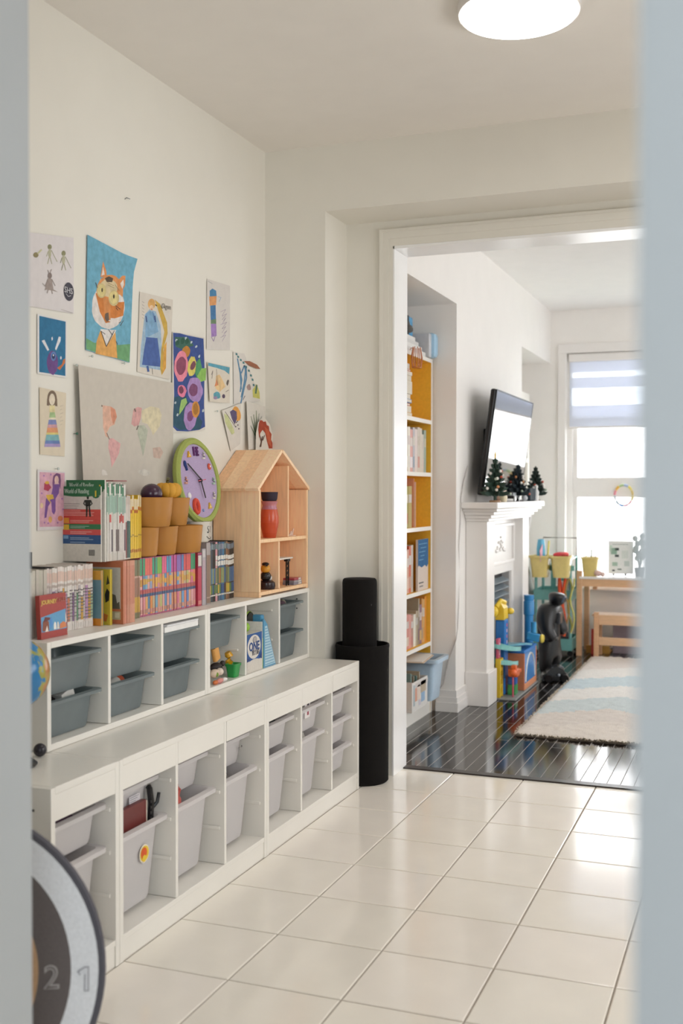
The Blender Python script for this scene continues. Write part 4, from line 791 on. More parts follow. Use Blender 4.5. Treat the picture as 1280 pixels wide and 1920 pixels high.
d.ell(339, 733, 8.5, 12, '#e07f9c', 0, 14, .08).ell(338, 731, 4.5, 7, '#7a4259', 0, 12, .1).ell(364, 731, 14, 24, '#a98abf', -.1, 18, .06).ell(361, 731, 8, 12, '#7d4a70', .1, 16, .08)
d.poly([(335, 765), (338, 750), (347, 746), (349, 755), (340, 770), (334, 778)], '#9cc070').ell(355, 780, 12.5, 26, '#a98abf', .06, 18, .06).ell(355, 780, 6, 10, '#7f4c78', .1, 14, .08).ell(365, 768, 7.5, 16, '#cf8f42', 0, 16, .05).ell(365, 767, 5, 11, '#a9742f', 0, 14, .06)
d.done()
# owl-like bookmark sheet
t, d = art('drawing', 'white sheet with a striped blue, orange and purple band, highest right of the collage', [(388, 523), (431, 536), (431, 656), (387, 655)], '#d8d2cc')
d.poly([(393, 545), (398, 541), (405, 545), (406, 557), (393, 556)], '#4a83ad').poly([(392, 556), (406, 555), (405, 572), (393, 573)], '#d99a64').poly([(394, 573), (404, 572), (405, 605), (395, 606)], '#4a7aa8').poly([(395, 600), (405, 598), (405, 608), (395, 608)], '#6f8a6a').poly([(395, 607), (405, 607), (406, 630), (396, 632)], '#a483c0').line([(396, 632), (400, 640), (404, 628)], 1.2, '#9a8aa8')
for k in range(7): d.line([(413+3*(k % 3), 585+8*k), (423+2*(k % 2), 580+8*k), (416, 592+8*k)], .8, '#b0a3b4')
d.line([(408, 556), (414, 558), (410, 566)], 1, '#9db4c8').line([(389, 527), (398, 532)], .8, '#aaa').done()
# little landscape
t, d = art('painting', 'small watercolour with a blue strip of sky above a golden figure', [(387, 679), (431, 688), (430, 756), (391, 753)], '#dcd3c4', lambda u, v: .004*(1-u)+.001)
d.poly([(388, 680), (430, 689), (429, 702), (420, 695), (405, 690), (388, 686)], '#5fa0b4').poly([(403, 705), (410, 702), (416, 712), (422, 725), (410, 735), (402, 728)], '#e2c290').poly([(400, 725), (405, 710), (408, 722)], '#dd8f62').ell(405, 741, 7, 7, '#5d9cab', 0, 14, .12).ell(402, 746, 4, 3, '#9a8aa8').ell(418, 743, 3, 4, '#5a4a5e').ell(426, 717, 2.4, 6, '#6a6058', .2, 10, .2).line([(422, 735), (428, 731)], 1, '#77706a').line([(394, 703), (397, 695), (395, 710)], 1, '#88807a').line([(404, 692), (406, 722)], .8, '#8d7f6c').done()
# blue stems
t, d = art('drawing', 'drawing of tangled blue stems with a long rust-brown beak shape at its corner', [(437, 660), (458, 663), (488, 752), (438, 757)], '#dbd6cf')
for a in ([(445, 672), (450, 700), (452, 730)], [(452, 700), (458, 685), (461, 700)], [(461, 686), (458, 715), (452, 745)], [(449, 690), (453, 712), (450, 735)], [(461, 690), (462, 708), (457, 730), (451, 757)]): d.line(a, 2.4, '#5c86a6')
for px, py in ((443, 664), (446, 669), (451, 675), (456, 680), (461, 688), (466, 695), (470, 704), (473, 712), (475, 722)): d.poly([(px-1.6, py-2.5), (px+1.8, py-1.5), (px+2, py+2.5), (px-1.5, py+1.5)], '#4f8285')
d.poly([(473, 731), (481, 720), (486, 735), (487, 748), (474, 745)], '#c5c26a').line([(481, 722), (479, 738)], 3, '#4c7060').ell(466, 726, 4, 6, '#a98f8a', 0, 10, .2).line([(455, 750), (459, 742)], 1, '#556').done()
o = M(); p = [at(*q, 'x', .0045) for q in ((457, 677), (468, 677), (482, 684), (488, 692), (480, 691), (466, 685))]; o.add(p, [tuple(reversed(range(6)))], '#a0684e'); o.build('rust_beak', 'wash', t)
# cup-cake card
t, d = art('card', 'tilted white card of a purple cone shape with orange crest, above the clock', [(413, 770), (449, 756), (450, 832), (432, 846)], '#dad5cc', lambda u, v: .006*(1-v)+.001)
d.ell(441, 776, 7.5, 14, '#dfa04e', -.3, 16, .05).poly([(428, 772), (434, 768), (441, 772), (442, 785), (438, 796), (432, 785)], '#5f5476').poly([(417, 775), (424, 779), (437, 806), (438, 812), (433, 815), (420, 793)], '#c3c894').line([(419, 772), (440, 801)], 1.1, '#7a7468')
for px, py in ((441, 792), (444, 797), (440, 800), (446, 804), (443, 790)): d.ell(px, py, 1.2, 1.5, '#6a5d62')
d.done()
# blue creature card, rainbow girl, purple girl
t, d = art('card', 'blue card with a purple horned round creature, white border', [(70, 588), (125, 601), (124, 709), (70, 700)], '#e2e0de')
d.poly([(73.5, 592), (123, 603), (122.5, 705), (73.5, 697.5)], '#2f7299').ell(98, 680, 10.5, 23, '#6c4b86', 0, 18, .05).ell(100, 668, 5, 9, '#5f7fb4').ell(100, 668, 3, 5, '#2d3a63').ell(100, 666, 1, 1.8, '#e9e9ee').poly([(78, 639), (83, 637), (92, 656), (89, 658)], '#dcdce0').poly([(110, 631), (114, 632), (113, 640), (105, 657), (103, 654)], '#dcdce0').poly([(107, 690), (116, 683), (118, 675), (122, 672), (122, 680), (112, 694)], '#c5713f').poly([(96, 634), (98, 631), (99, 636), (97, 639)], '#dcdce0').ell(114, 671, 1.5, 3, '#d8d8de').done()
t, d = art('drawing', 'cream sheet with a long-haired figure in a rainbow-striped gown', [(74, 726), (124, 737), (121, 856), (75, 852)], '#dccfb8')
d.ell(97.5, 747, 9, 15, '#7d6a5a', 0, 16).poly([(88, 748), (91, 748), (92, 761), (87.5, 760)], '#7d6a5a').poly([(103, 748), (107, 748), (107.5, 762), (103, 761)], '#7d6a5a').ell(97.5, 749, 5.5, 11, '#e4d7c2').poly([(93, 760), (102, 760), (103, 773), (92, 773)], '#dccf9e')
for k, (c, h0, h1) in enumerate((('#a9c28e', 773, 783), ('#e6dcc4', 783, 787), ('#7e88b6', 787, 796), ('#c99aa0', 796, 802), ('#dc9a70', 802, 811), ('#dccb80', 811, 815), ('#7fb0b4', 815, 826), ('#6c83b6', 826, 832), ('#a998c4', 832, 838))):
    w0, w1 = 4.5+.22*(h0-773)*.75, 4.5+.22*(h1-773)*.75; d.poly([(98-w0, h0), (98+w0, h0), (98+w1, h1), (98-w1, h1)], c)
for k in range(6): d.line([(112, 762+7*k), (118-2*(k % 2), 760+7*k)], .7, '#b5aa98')
d.done()
t, d = art('painting', 'pink painting of a purple long-haired girl, lowest picture by the doorway edge', [(70, 880), (122, 885), (122, 992), (70, 995)], '#dcd6d6')
d.poly([(74, 885), (121, 887), (121, 987), (74, 988)], '#d6a6b6').poly([(100, 892), (106, 887), (113, 889), (114, 902), (113, 918), (110, 905), (103, 903), (99, 918), (98, 905)], '#7a4f78').ell(106, 900, 4, 8, '#e3bcb4').poly([(100, 908), (112, 908), (110, 925), (104, 935), (104, 958), (101, 965), (97, 960), (96, 940), (90, 950), (87, 970), (83, 972), (84, 955), (86, 935), (96, 928)], '#7b5496').poly([(86, 928), (99, 927), (101, 935), (93, 937), (96, 945), (88, 935)], '#d8b04e')
d.poly([(83, 906), (90, 902), (92, 908), (96, 914), (90, 921), (82, 918)], '#b0445a').ell(88, 905, 4, 3, '#dcb04c').ell(78, 948, 3, 5, '#e4c9a0').ell(94, 974, 3.5, 6, '#d9a864').ell(113, 972, 5, 5, '#cf7f58')
for px, py in ((82, 892), (95, 890), (78, 925), (90, 981), (108, 980), (116, 935), (83, 980), (118, 955)): d.ell(px, py, 1.5, 1.8, '#a878b0')
d.done()
# big grey map
t, d = art('map_poster', 'large pale grey world map poster with pastel continents, standing off the wall', [(140, 684), (323, 718), (322, 930), (145, 948)], '#c9c1b5', lambda u, v: .004+.022*math.exp(-((u)/.10)**2)*(.4+.6*v))
d.poly([(190, 760), (205, 762), (214, 768), (217, 780), (213, 796), (204, 800), (198, 812), (203, 822), (196, 818), (191, 800), (189, 780)], '#dcb09a').poly([(205, 762), (214, 768), (217, 782), (210, 796), (206, 780)], '#d18f74').poly([(202, 822), (210, 822), (224, 832), (221, 850), (212, 868), (207, 877), (205, 858), (201, 840)], '#d9a8a6').poly([(248, 768), (256, 763), (264, 765), (262, 784), (258, 797), (250, 800), (244, 795)], '#d0a09c').poly([(263, 770), (280, 762), (296, 765), (301, 778), (297, 800), (285, 816), (281, 806), (274, 795), (264, 792)], '#d6cbab').poly([(257, 798), (268, 797), (275, 806), (272, 828), (266, 856), (261, 832), (256, 814)], '#b4b8a6').poly([(284, 840), (298, 838), (304, 848), (298, 860), (286, 858)], '#c7aea0')
for a, b in (((171, 747), (176, 750)), ((182, 756), (188, 761))): d.ell(b[0], b[1], 2.6, 2, '#7f6f60', .4, 8)
d.line([(198, 812), (203, 824)], 1.5, '#8a7468').line([(250, 766), (252, 772)], 2, '#6c5c56').line([(254, 806), (257, 798)], 2, '#75695f').ell(188, 886, 12, 6, '#d9d3cb', .1, 12, .15).ell(268, 886, 11, 6, '#cfcac0', .1, 12, .15).done('map_print')
for i, (px, py, l) in enumerate(((141, 685, 'map poster'), (170, 668, 'tiger painting'), (231, 681, 'tiger painting, lower edge'), (106, 879, 'purple girl painting'), (141, 813, 'map poster edge'), (405, 771, 'little landscape'))):
    p = at(px, py, 'x', .006); quick('wall_pin', 'tiny pale push pin at the %s' % (l if i != 0 else 'map poster top corner'), 'push pin', M().lathe((.0, p.y, p.z), [(.001, .0005), (.001, .010), (.004, .010), (.0045, .014), (0, .014)], '#c9cfc9' if i != 4 else '#3f6a58', 10, 'x'), 'gloss')
p = at(237, 373, 'x', .001); quick('wall_hook', 'small bent nail left in the bare wall above the pictures', 'nail', M().tube([(.0, p.y-.010, p.z-.004), (.006, p.y-.008, p.z+.002), (.006, p.y+.014, p.z+.003)], .0016, '#9a9284', 6), 'metal')
# cards leaning on the dollhouse roof
rz = zp+.011
def roofz(y): return (zp+(ze-zp)*(ypk-y)/(ypk-y0) if y < ypk else zp-(zp-ze)*(y-ypk)/(y1-ypk))+.018
t = thing('card', 'tall white card with green reeds, leaning between roof and wall', 'card', (.02, .66, rz))
P = [at(462, 752, 'x', .010), at(497, 762, 'x', .010), at(497, 841, 'x', .022), at(466, 843, 'x', .022)]
P[3].z = max(P[3].z, roofz(P[3].y)); P[2].z = max(P[2].z, roofz(P[2].y))
m = M(); m.prism(P, (-.001, 0, 0), '#d9d4cb'); m.build('sheet', 'paper', t)
def onP(u, v, l): p = P[0].lerp(P[1], u).lerp(P[3].lerp(P[2], u), v); return (p.x+.0004*l, p.y, p.z)
m = M()
for k, (u0, v0, u1, v1, c) in enumerate(((.45, .70, .2, .30, '#6b7a5c'), (.45, .70, .35, .25, '#728260'), (.48, .70, .5, .15, '#7a8a6a'), (.5, .70, .65, .2, '#a5a79a'), (.5, .7, .8, .25, '#b3b2a8'), (.42, .72, .15, .5, '#66755a'))):
    m.add([onP(u0-.03, v0, 1+k*.3), onP(u0+.04, v0, 1+k*.3), onP(u1+.015, v1, 1+k*.3), onP(u1-.015, v1, 1+k*.3)], [(3, 2, 1, 0)], c)
m.add([onP(.38, .60, 3), onP(.62, .60, 3), onP(.66, .80, 3), onP(.55, .86, 3), onP(.40, .78, 3)], [(4, 3, 2, 1, 0)], '#56704c')
for k in range(3): m.add([onP(.42, .90+.03*k, 1), onP(.68, .90+.03*k, 1), onP(.68, .914+.03*k, 1), onP(.42, .914+.03*k, 1)], [(3, 2, 1, 0)], '#9a7f80')
m.build('painting', 'wash', t)
t = thing('card', 'arched white card with a rust red tree crown, leaning on the dollhouse ridge', 'card', (.05, .72, rz))
outl = [(479, 843), (480, 812), (484, 792), (490, 785), (498, 786), (506, 796), (511, 815), (514, 842)]
Q = [at(px, py, 'x', .034) for px, py in outl]
Q[0].z = roofz(Q[0].y); Q[-1].z = max(Q[-1].z-.006, roofz(Q[-1].y))
m = M(); m.prism(list(reversed(Q)), (-.001, 0, 0), '#ddd7cd'); m.build('sheet', 'paper', t)
m = M(); pts = [(485, 795), (487, 788), (491, 788), (494, 791), (498, 790), (500, 797), (504, 799), (505, 808), (509, 814), (508, 824), (512, 834), (513, 841), (504, 841), (500, 826), (497, 812), (492, 806), (488, 812), (486, 822), (484, 806)]
m.add([at(px, py, 'x', .0346) for px, py in pts], [tuple(reversed(range(len(pts))))], '#a9472f')
for a, b, w in (((488, 838), (492, 818), 1.6), ((492, 826), (496, 816), 1.2), ((490, 828), (487, 816), 1.2)):
    m.add([at(a[0]-w, a[1], 'x', .0350), at(a[0]+w, a[1], 'x', .0350), at(b[0]+w*.5, b[1], 'x', .0350), at(b[0]-w*.5, b[1], 'x', .0350)], [(3, 2, 1, 0)], '#5f4234')
m.add([at(px, py, 'x', .0350) for px, py in ((496, 800), (503, 806), (507, 822), (508, 838), (502, 830), (499, 814))], [tuple(reversed(range(6)))], '#c2603f'); m.build('painting', 'wash', t)

# ------------------------------------------------------------------ black tubes in the corner, target ring, globe
t = thing('tall_bin', 'tall matte black cylinder standing in the corner by the opening', 'bin', (.372, 1.062, 0))
cx, cy = .404, 1.068
m = M(); m.lathe((cx, cy, 0), [(0, 0), (.109, 0), (.115, .006), (.117, .58), (.119, .592), (.117, .600), (.110, .600), (.107, .58), (.105, .02), (0, .02)], '#1b1a19', 48); m.build('body', 'fluff', t)
t = thing('roller', 'narrower black foam cylinder standing inside the tall black cylinder', 'roller', (.392, 1.065, .021))
m = M(); m.lathe((.392, 1.065, .0205), [(0, 0), (.072, 0), (.074, .01), (.076, .845), (.074, .858), (.068, .864), (0, .864)], '#1c1b1a', 44); m.build('foam', 'fluff', t)
m = M(); q = at(689, 1140, 'y', 1.0); m.ball((.392+.066, 1.065-.037, .775), .004, '#0c0c0c', 8); m.build('dimple', 'blackplastic', t)
def target():
    R = .326; c = Vector((.545, -1.752, .345)); f = Vector((.45, -.893, .10)).normalized(); u = Vector((0, 0, 1)); r = u.cross(f).normalized()*1; u = f.cross(r)
    c.z = R*u.z+.001
    t = thing('target_mat', 'big round grey and white target board with numbered rings, behind the doorway edge', 'target board', (c.x, c.y, 0))
    X = Matrix(((r.x, u.x, f.x, c.x), (r.y, u.y, f.y, c.y), (r.z, u.z, f.z, c.z), (0, 0, 0, 1)))
    M(X).lathe((0, 0, 0), [(0, -.022), (R-.004, -.022), (R, -.016), (R, -.004), (R-.003, 0), (0, 0)], '#5d5b62', 72).build('board', 'fabric', t)
    k = R/329
    for nm, r0, r1, c_, z in (('outer_ring', 263*k, 316*k, '#ecedf0', .0006), ('inner_ring', 200*k, 263*k, '#6e6664', .0006), ('middle_ring', 120*k, 200*k, '#c9a37e', .0006), ('bullseye', 0, 120*k, '#8a5a4a', .0006)):
        M(X).lathe((0, 0, z), [(r0, 0), (r1, 0)], c_, 72).build(nm, 'fabric', t)
    def ring_text(s, ru, cc):
        # outlined digit: larger darker digit under a slightly thinner one
        a = math.radians(-3); o = X @ Vector((ru*math.cos(a), ru*math.sin(a), .0012)); 
        text(s, .062, o, r, u, cc[0], t, 'paint', 'ring_number', bold=.0012); o2 = X @ Vector((ru*math.cos(a), ru*math.sin(a), .0020)); text(s, .062, o2, r, u, cc[1], t, 'paint', 'ring_number', bold=-.0014)
    # the ring's outlined numeral one, with its flag
    a = math.radians(-3); o = X @ Vector((292*k*math.cos(a), 292*k*math.sin(a), .0012)); S1 = [(-.017, .015), (-.003, .0235), (.006, .0235), (.006, -.0235), (-.003, -.0235), (-.003, .0125), (-.012, .007)]
    for sc_, z_, c_ in ((1.0, 0, '#8d8b92'), (.0, .0006, '#dfe0e4')):
        pp = [(x_, y_) for x_, y_ in S1] if sc_ else [(-.0135, .0142), (-.0022, .0215), (.004, .0215), (.004, -.0215), (-.001, -.0215), (-.001, .0092), (-.0115, .0095)]
        m = M(); m.prism([o+r*x_+u*y_+f*z_ for x_, y_ in pp], f*.0006, c_); m.build('ring_number', 'paint', t)
    ring_text('2', 226*k, ('#b9b3b0', '#6e6664'))
    p0 = X @ Vector((0, .12, -.023)); M().bar(p0, (p0.x-f.x*.16, p0.y-f.y*.16, .012), .03, .018, '#55535a').build('rear_strut', 'paint', t)
target()
gc = at(24, 1262, 'y', -1.085); gr = .0945
t = thing('globe', 'small desk globe with blue oceans, half hidden by the doorway edge', 'globe', (gc.x, gc.y, HL))
m, nt, out = nodes('globe_print'); L = nt.links
b = N(nt, 'ShaderNodeBsdfPrincipled', Roughness=.18); tc = N(nt, 'ShaderNodeTexCoord'); nz = N(nt, 'ShaderNodeTexNoise', Scale=14.0, Detail=5.0); L.new(tc.outputs['Object'], nz.inputs['Vector'])
rp = N(nt, 'ShaderNodeValToRGB'); e_ = rp.color_ramp.elements; e_[0].position = .50; e_[0].color = (*lin('#2f7fb8'), 1); e_[1].position = .53; e_[1].color = (*lin('#a3a548'), 1)
x_ = rp.color_ramp.elements.new(.62); x_.color = (*lin('#b87a44'), 1); L.new(nz.outputs[0], rp.inputs[0]); L.new(rp.outputs[0], b.inputs['Base Color']); L.new(b.outputs[0], out.inputs[0]); MAT['globe'] = m
ball = M().ball((gc.x, gc.y, gc.z), gr, '#ffffff', 40).build('sphere', 'globe', t)
M().tube([(gc.x+(gr+.008)*math.sin(a)*.5, gc.y-(gr+.008)*math.sin(a)*.86, gc.z-(gr+.008)*math.cos(a)) for a in [math.radians(k*12-6) for k in range(-8, 1)]], .005, '#1d1c20', 8).build('meridian_arm', 'blackplastic', t)
M().lathe((gc.x, gc.y, HL), [(0, .0005), (.058, .0005), (.062, .006), (.050, .016), (.014, .026), (.010, gc.z-gr-.006-HL), (0, gc.z-gr-.006-HL)], '#201f23', 32).build('base', 'gloss', t)
q = at(75, 1405, 'z', HL+.02)
quick('toy_ball', 'small black knobbly ball with thin bristles beside the globe', 'ball', M().ball((q.x, q.y, HL+.0185), .018, '#2b272e', 16), 'gloss')

# ------------------------------------------------------------------ living room: tall yellow bookcase in the recess
t = thing('bookcase', 'tall bookcase, yellow inside with white shelf edges, built into the wall recess', 'bookcase', (.13, 2.2, 0))
BX, BY0, BY1, BH = .268, 1.79, 2.615, 2.02
YL, WH = '#f0bb3c', '#e9e4da'
for y in (BY0, BY1-.018): M().box(-.012, BX-.003, y, y+.018, 0, BH, YL).build('side_panel', 'paint', t)
for y in (BY0, BY1-.018): M().box(BX-.0028, BX, y, y+.018, 0, BH, WH).build('edge_strip', 'mel', t)
M().box(-.012, -.006, BY0+.0185, BY1-.0185, .02, BH-.02, YL).build('back_panel', 'paint', t)
SH = [.085, .385, .690, 1.045, 1.350, 1.648, BH-.022]
for z in SH:
    M().box(-.0055, BX-.004, BY0+.0185, BY1-.0185, z, z+.022, YL).build('shelf', 'paint', t)
    M().box(BX-.0039, BX-.001, BY0+.0185, BY1-.0185, z, z+.022, WH).build('shelf_edge', 'mel', t)
M().box(BX-.02, BX-.004, BY0+.0185, BY1-.0185, 0, .0845, WH).build('plinth', 'mel', t)
def brow(z, ya, yb, n, h, pal_, lab, grp, rs, x=.245, bf=None, lean=0., wv=.4):
    row(x, ya, yb, z+.0225, n, lambda i, R: h+R.uniform(-.02, .02), .17, lambda i, R: jit(pal_[i % len(pal_)], .05, R), bf or (lambda i, R: [(.1, .35, jit(pal_[(i*2+1) % len(pal_)], .1, R)), (.6, .8, jit('#cfc6bd', .1, R))] if R.random() < .6 else []), lab, grp, rs=rs, wvar=wv, lean=lean, gap=.0015)
ordn = lambda i, s: '%s %s' % (ORD[i], s)
brow(SH[4], 2.06, 2.57, 13, .235, ['#dedbd8', '#d6d3d0', '#8d98a6', '#d9d5cf', '#c9bdae', '#e6dfd4', '#d9a49a', '#b9b4ba', '#e2d4cf', '#d9d2c6', '#d8cdbf', '#d6cfc4', '#9fb0a8'], lambda i: ordn(i, 'book of the pale upright row below the lying stack'), 'pale upright books', 51)
brow(SH[3], 2.03, 2.30, 4, .24, ['#d58e62', '#c97a5a', '#a9a05a', '#b8a55c'], lambda i: ordn(i, 'orange or olive book left of the flat pink cover'), 'orange and olive books', 52)
quick('picture_book', 'large orange-pink picture book standing at an angle on the empty middle shelf', 'book', M(Matrix.Translation((.245, 2.335, SH[3]+.0225)) @ Matrix.Rotation(.18, 4, 'Z')).box(-.2, 0, 0, .018, 0, .27, '#d88e68').box(.0002, .0012, .004, .014, .03, .2, '#c9a85c'), 'print')
quick('picture_book', 'pale pink slim book against the angled orange-pink one', 'book', M(Matrix.Translation((.247, 2.362, SH[3]+.0225)) @ Matrix.Rotation(.18, 4, 'Z')).box(-.2, 0, 0, .012, 0, .25, '#dfb7a4'), 'print')
brow(SH[2], 2.02, 2.33, 8, .245, ['#4a5866', '#6f8f96', '#d9b49e', '#e0c3ae', '#dccbb8', '#cf9a84', '#c4552f', '#b9b3a8'], lambda i: ordn(i, 'upright book left of the painted blue folder'), 'books left of the blue folder', 53)
t = thing('folder', 'painted folder, deep blue brushwork above a pale band, at the shelf end', 'folder', (.24, 2.5, SH[2]))
M(Matrix.Translation((.262, 2.36, SH[2]+.0225)) @ Matrix.Rotation(math.radians(2), 4, 'Z')).box(-.012, 0, 0, .225, 0, .285, '#d9c9bd').build('cover', 'print', t)
m = M(Matrix.Translation((.262, 2.36, SH[2]+.0225)) @ Matrix.Rotation(math.radians(2), 4, 'Z'))
m.add([(.0006, y, z) for y, z in ((.0, .285), (.225, .285), (.225, .14), (.19, .125), (.15, .138), (.08, .128), (.02, .142), (0, .135))], [tuple(reversed(range(8)))], '#2c628f')
for k in range(5): m.box(.0006, .0009, .02+.03*(k % 2), .12+.02*k, .17+.022*k, .174+.022*k, '#6fa0c0')
m.box(.0006, .0009, .02, .12, .04, .047, '#5f5d5c').box(.0006, .0009, .03, .11, .02, .028, '#8f8a88'); m.build('painted_face', 'wash', t)
brow(SH[1], 2.02, 2.42, 9, .195, ['#d9c4b4', '#c2603c', '#d6ae94', '#d9b28e', '#c78478', '#d08f86', '#b98a7c', '#e3ddd2', '#b7a98f'], lambda i: ordn(i, 'book of the pink and tan row near the floor'), 'pink and tan books', 54)
brow(SH[1], 2.43, 2.59, 5, .24, ['#a59a86', '#8a6c7c', '#d39a5a', '#c9a267', '#d9913c'], lambda i: ordn(i, 'taller orange-toned book at the low shelf end'), 'orange-toned books', 55)
# lying stack with a wire basket
z = SH[5]+.0225
for k, (c, h, d_) in enumerate((('#d3a860', .022, 0), ('#e0d8c8', .034, .004), ('#b8584a', .016, .010), ('#5f86ae', .022, .002), ('#ded6c6', .026, .008), ('#d9d2c0', .070, .0), ('#d6cab4', .030, .004), ('#e6e0d4', .020, .0), ('#c0584a', .014, .008), ('#e4dccd', .030, .012))):
    quick('book', '%s book up in the lying stack on the top open shelf' % ORD[k], 'book', M().box(.07, .25-d_*.6, 2.02, 2.285-d_*2, z+.0005, z+h, c).box(.08, .2505-d_*.6, 2.03, 2.280-d_*2, z+.004, z+h-.003, '#d8cfbe'), 'print', .0015, 'lying stack of books'); z += h+.0003
t = thing('wire_basket', 'small copper wire basket hooked over the top edge of the bookcase', 'basket', (.3, 2.19, 1.92))
m = M()
for k in range(8):
    a = k*math.pi/4; m.tube([(.305+.022*math.cos(a), 2.19+.040*math.sin(a), 1.925), (.305+.026*math.cos(a), 2.19+.055*math.sin(a), 1.98), (.305+.018*math.cos(a), 2.19+.038*math.sin(a), 2.035)], .0025, '#b5683a', 6)
m.lathe((.305, 2.19, 1.924), [(0, 0), (.024, 0), (.026, .004), (0, .004)], '#b5683a', 16, sy=1.8); m.tube([(.285, 2.19, 2.03), (.272, 2.19, 2.033), (.266, 2.19, 2.0225)], .0022, '#b5683a', 6); m.build('wires', 'gloss', t)
# on top of the bookcase
t = thing('box', 'black box with sky blue end, lying on the pile atop the bookcase', 'box', (.12, 2.2, 2.12)); M().box(.03, .21, 2.03, 2.355, 2.122, 2.235, '#202123').build('body', 'gloss', t, .004); M().box(.03, .21, 2.3555, 2.43, 2.122, 2.235, '#4c9bca').build('end_panel', 'gloss', t, .012)
quick('crumpled_bag', 'dark grey crumpled bag on top of the bookcase pile', 'bag', M().ball((.236, 2.17, 2.165), .040, '#4b4946', 14, .55, 2.4, 1.0).ball((.236, 2.27, 2.15), .028, '#5a5854', 12, .55, 2.2, .8), 'fabric')
for k, (c, a, b) in enumerate((('#dcdad6', 2.02, 2.50), ('#e6e4e0', 2.02, 2.46), ('#d5d3d0', 2.02, 2.43), ('#e2dfdb', 2.02, 2.40))):
    quick('ring_binder', '%s white binder up in the pile on top of the bookcase' % ORD[k], 'binder', M().box(.04, .262-.01*k, a, b, BH+.001+.0245*k, BH+.0248+.0245*k, c), 'print', .003, 'white binders on the bookcase')
t = thing('storage_box', 'pale blue rounded box overhanging the end of the bookcase top', 'box', (.2, 2.6, BH))
M().box(.10, .28, 2.508, 2.555, BH+.002, BH+.135, '#c9c9cc').build('grille', 'gloss', t, .004); M().box(.08, .30, 2.5555, 2.635, BH+.004, BH+.145, '#9fc3dc').build('body', 'gloss', t, .022)
# blue tub and magazine file in the bottom
z = SH[0]+.0225
tb_ = tub(.125, .17, .235, .02, .02, '', .022); tb_.c = [lin('#b6cde0')]*len(tb_.c)
m = tb_; o = m.build('storage_tub', 'gloss', None); o.location = (.215, 2.45, z+.236); tag(o, 'light blue tub sticking out of the bottom of the yellow bookcase', 'storage tub')
quick('paper_stack', 'sheets of tan and white paper lying across the light blue tub', 'paper', M(Matrix.Translation((.2, 2.37, z+.2375)) @ Matrix.Rotation(.1, 4, 'Z')).box(-.1, .13, -.20, .10, 0, .004, '#cdb9a4').box(-.08, .12, -.19, .11, .0042, .008, '#d9d6d0'), 'paper')
t = thing('magazine_file', 'white card file with printed pictures, beside the light blue tub', 'magazine file', (.25, 2.2, z))
m = M(); m.box(.10, .335, 2.02, 2.024, z+.0005, z+.16, '#dad7d4').box(.10, .335, 2.30, 2.304, z+.0005, z+.155, '#dad7d4').box(.331, .335, 2.0245, 2.2995, z+.0005, z+.155, '#dfdcd8').box(.10, .331, 2.0245, 2.2995, z+.0005, z+.004, '#dad7d4'); m.build('body', 'print', t)
m = M()
for a, b, c, e, col in ((.06, .30, .12, .145, '#cfc9c4'), (.05, .09, .05, .12, '#d99a80'), (.10, .15, .05, .13, '#e3d0c0'), (.17, .24, .03, .08, '#8fb0d0'), (.16, .26, .08, .14, '#b9a88f'), (.02, .05, .03, .14, '#a9b8bc'), (.12, .16, .02, .05, '#c9c4d0')): m.box(.3351, .3356, 2.025+a*.95, 2.025+b*.95, z+c, z+e, col)
m.build('printed_pictures', 'print', t)
for k, (c, h) in enumerate((('#6f8a86', .20), ('#8a7f6c', .18), ('#5f7f78', .175), ('#a89a84', .19))): quick('magazine', '%s magazine standing in the white card file' % ORD[k], 'magazine', M().box(.12, .32, 2.045+.05*k, 2.06+.05*k, z+.0045, z+h, c), 'print', 0, 'magazines in the card file')

# ------------------------------------------------------------------ fireplace
FX, RX = .53, .468
t = thing('fireplace', 'white mantel fireplace with louvred black firebox and carved ornament', 'fireplace', (.46, 3.48, 0))
g = .001
M().box(WX+g, FX, 2.87, 3.06, 0, 1.09).build('pilaster', 'trim', t, .003); M().box(WX+g, FX, 3.90, 4.09, 0, 1.09).build('pilaster', 'trim', t, .003)
for a, b in ((2.855, 3.075), (3.885, 4.105)): M().box(WX+g, FX+.014, a, b, 0, .20).build('plinth_block', 'trim', t, .004)
M().box(WX+g, RX, 3.0605, 3.8995, .74, 1.09).box(WX+g, RX, 3.0605, 3.13, 0, .74).box(WX+g, RX, 3.83, 3.8995, 0, .74).build('surround', 'trim', t, .002)
m = M(); fz0, fz1, fa, fb = .80, 1.06, 3.10, 3.86; w = .02
m.box(RX+g*.2, RX+.016, fa, fb, fz0, fz0+w).box(RX+g*.2, RX+.016, fa, fb, fz1-w, fz1).box(RX+g*.2, RX+.016, fa, fa+w, fz0+w, fz1-w).box(RX+g*.2, RX+.016, fb-w, fb, fz0+w, fz1-w); m.build('panel_moulding', 'trim', t, .003)
m = M(); R = random.Random(4)
for k in range(26):
    u = R.uniform(-1, 1); v = R.uniform(0, 1)*(1-abs(u)); m.ball((RX+.004, 3.48+u*.13, .885+v*.11), R.uniform(.010, .018), '#c9c5c1', 8, .5, 1.3, .7)
m.build('carved_ornament', 'trim', t)
m = M()
for k, (e, z0, z1) in enumerate(((.012, 1.0905, 1.108), (.030, 1.108, 1.128), (.052, 1.128, 1.148), (.075, 1.148, 1.166))): m.box(WX+g, FX+e, 2.87-e, 4.09+e, z0, z1)
m.build('cornice', 'trim', t, .004); M().box(WX+g, .62, 2.745, 4.195, 1.1665, 1.203).build('mantel_shelf', 'trim', t, .006)
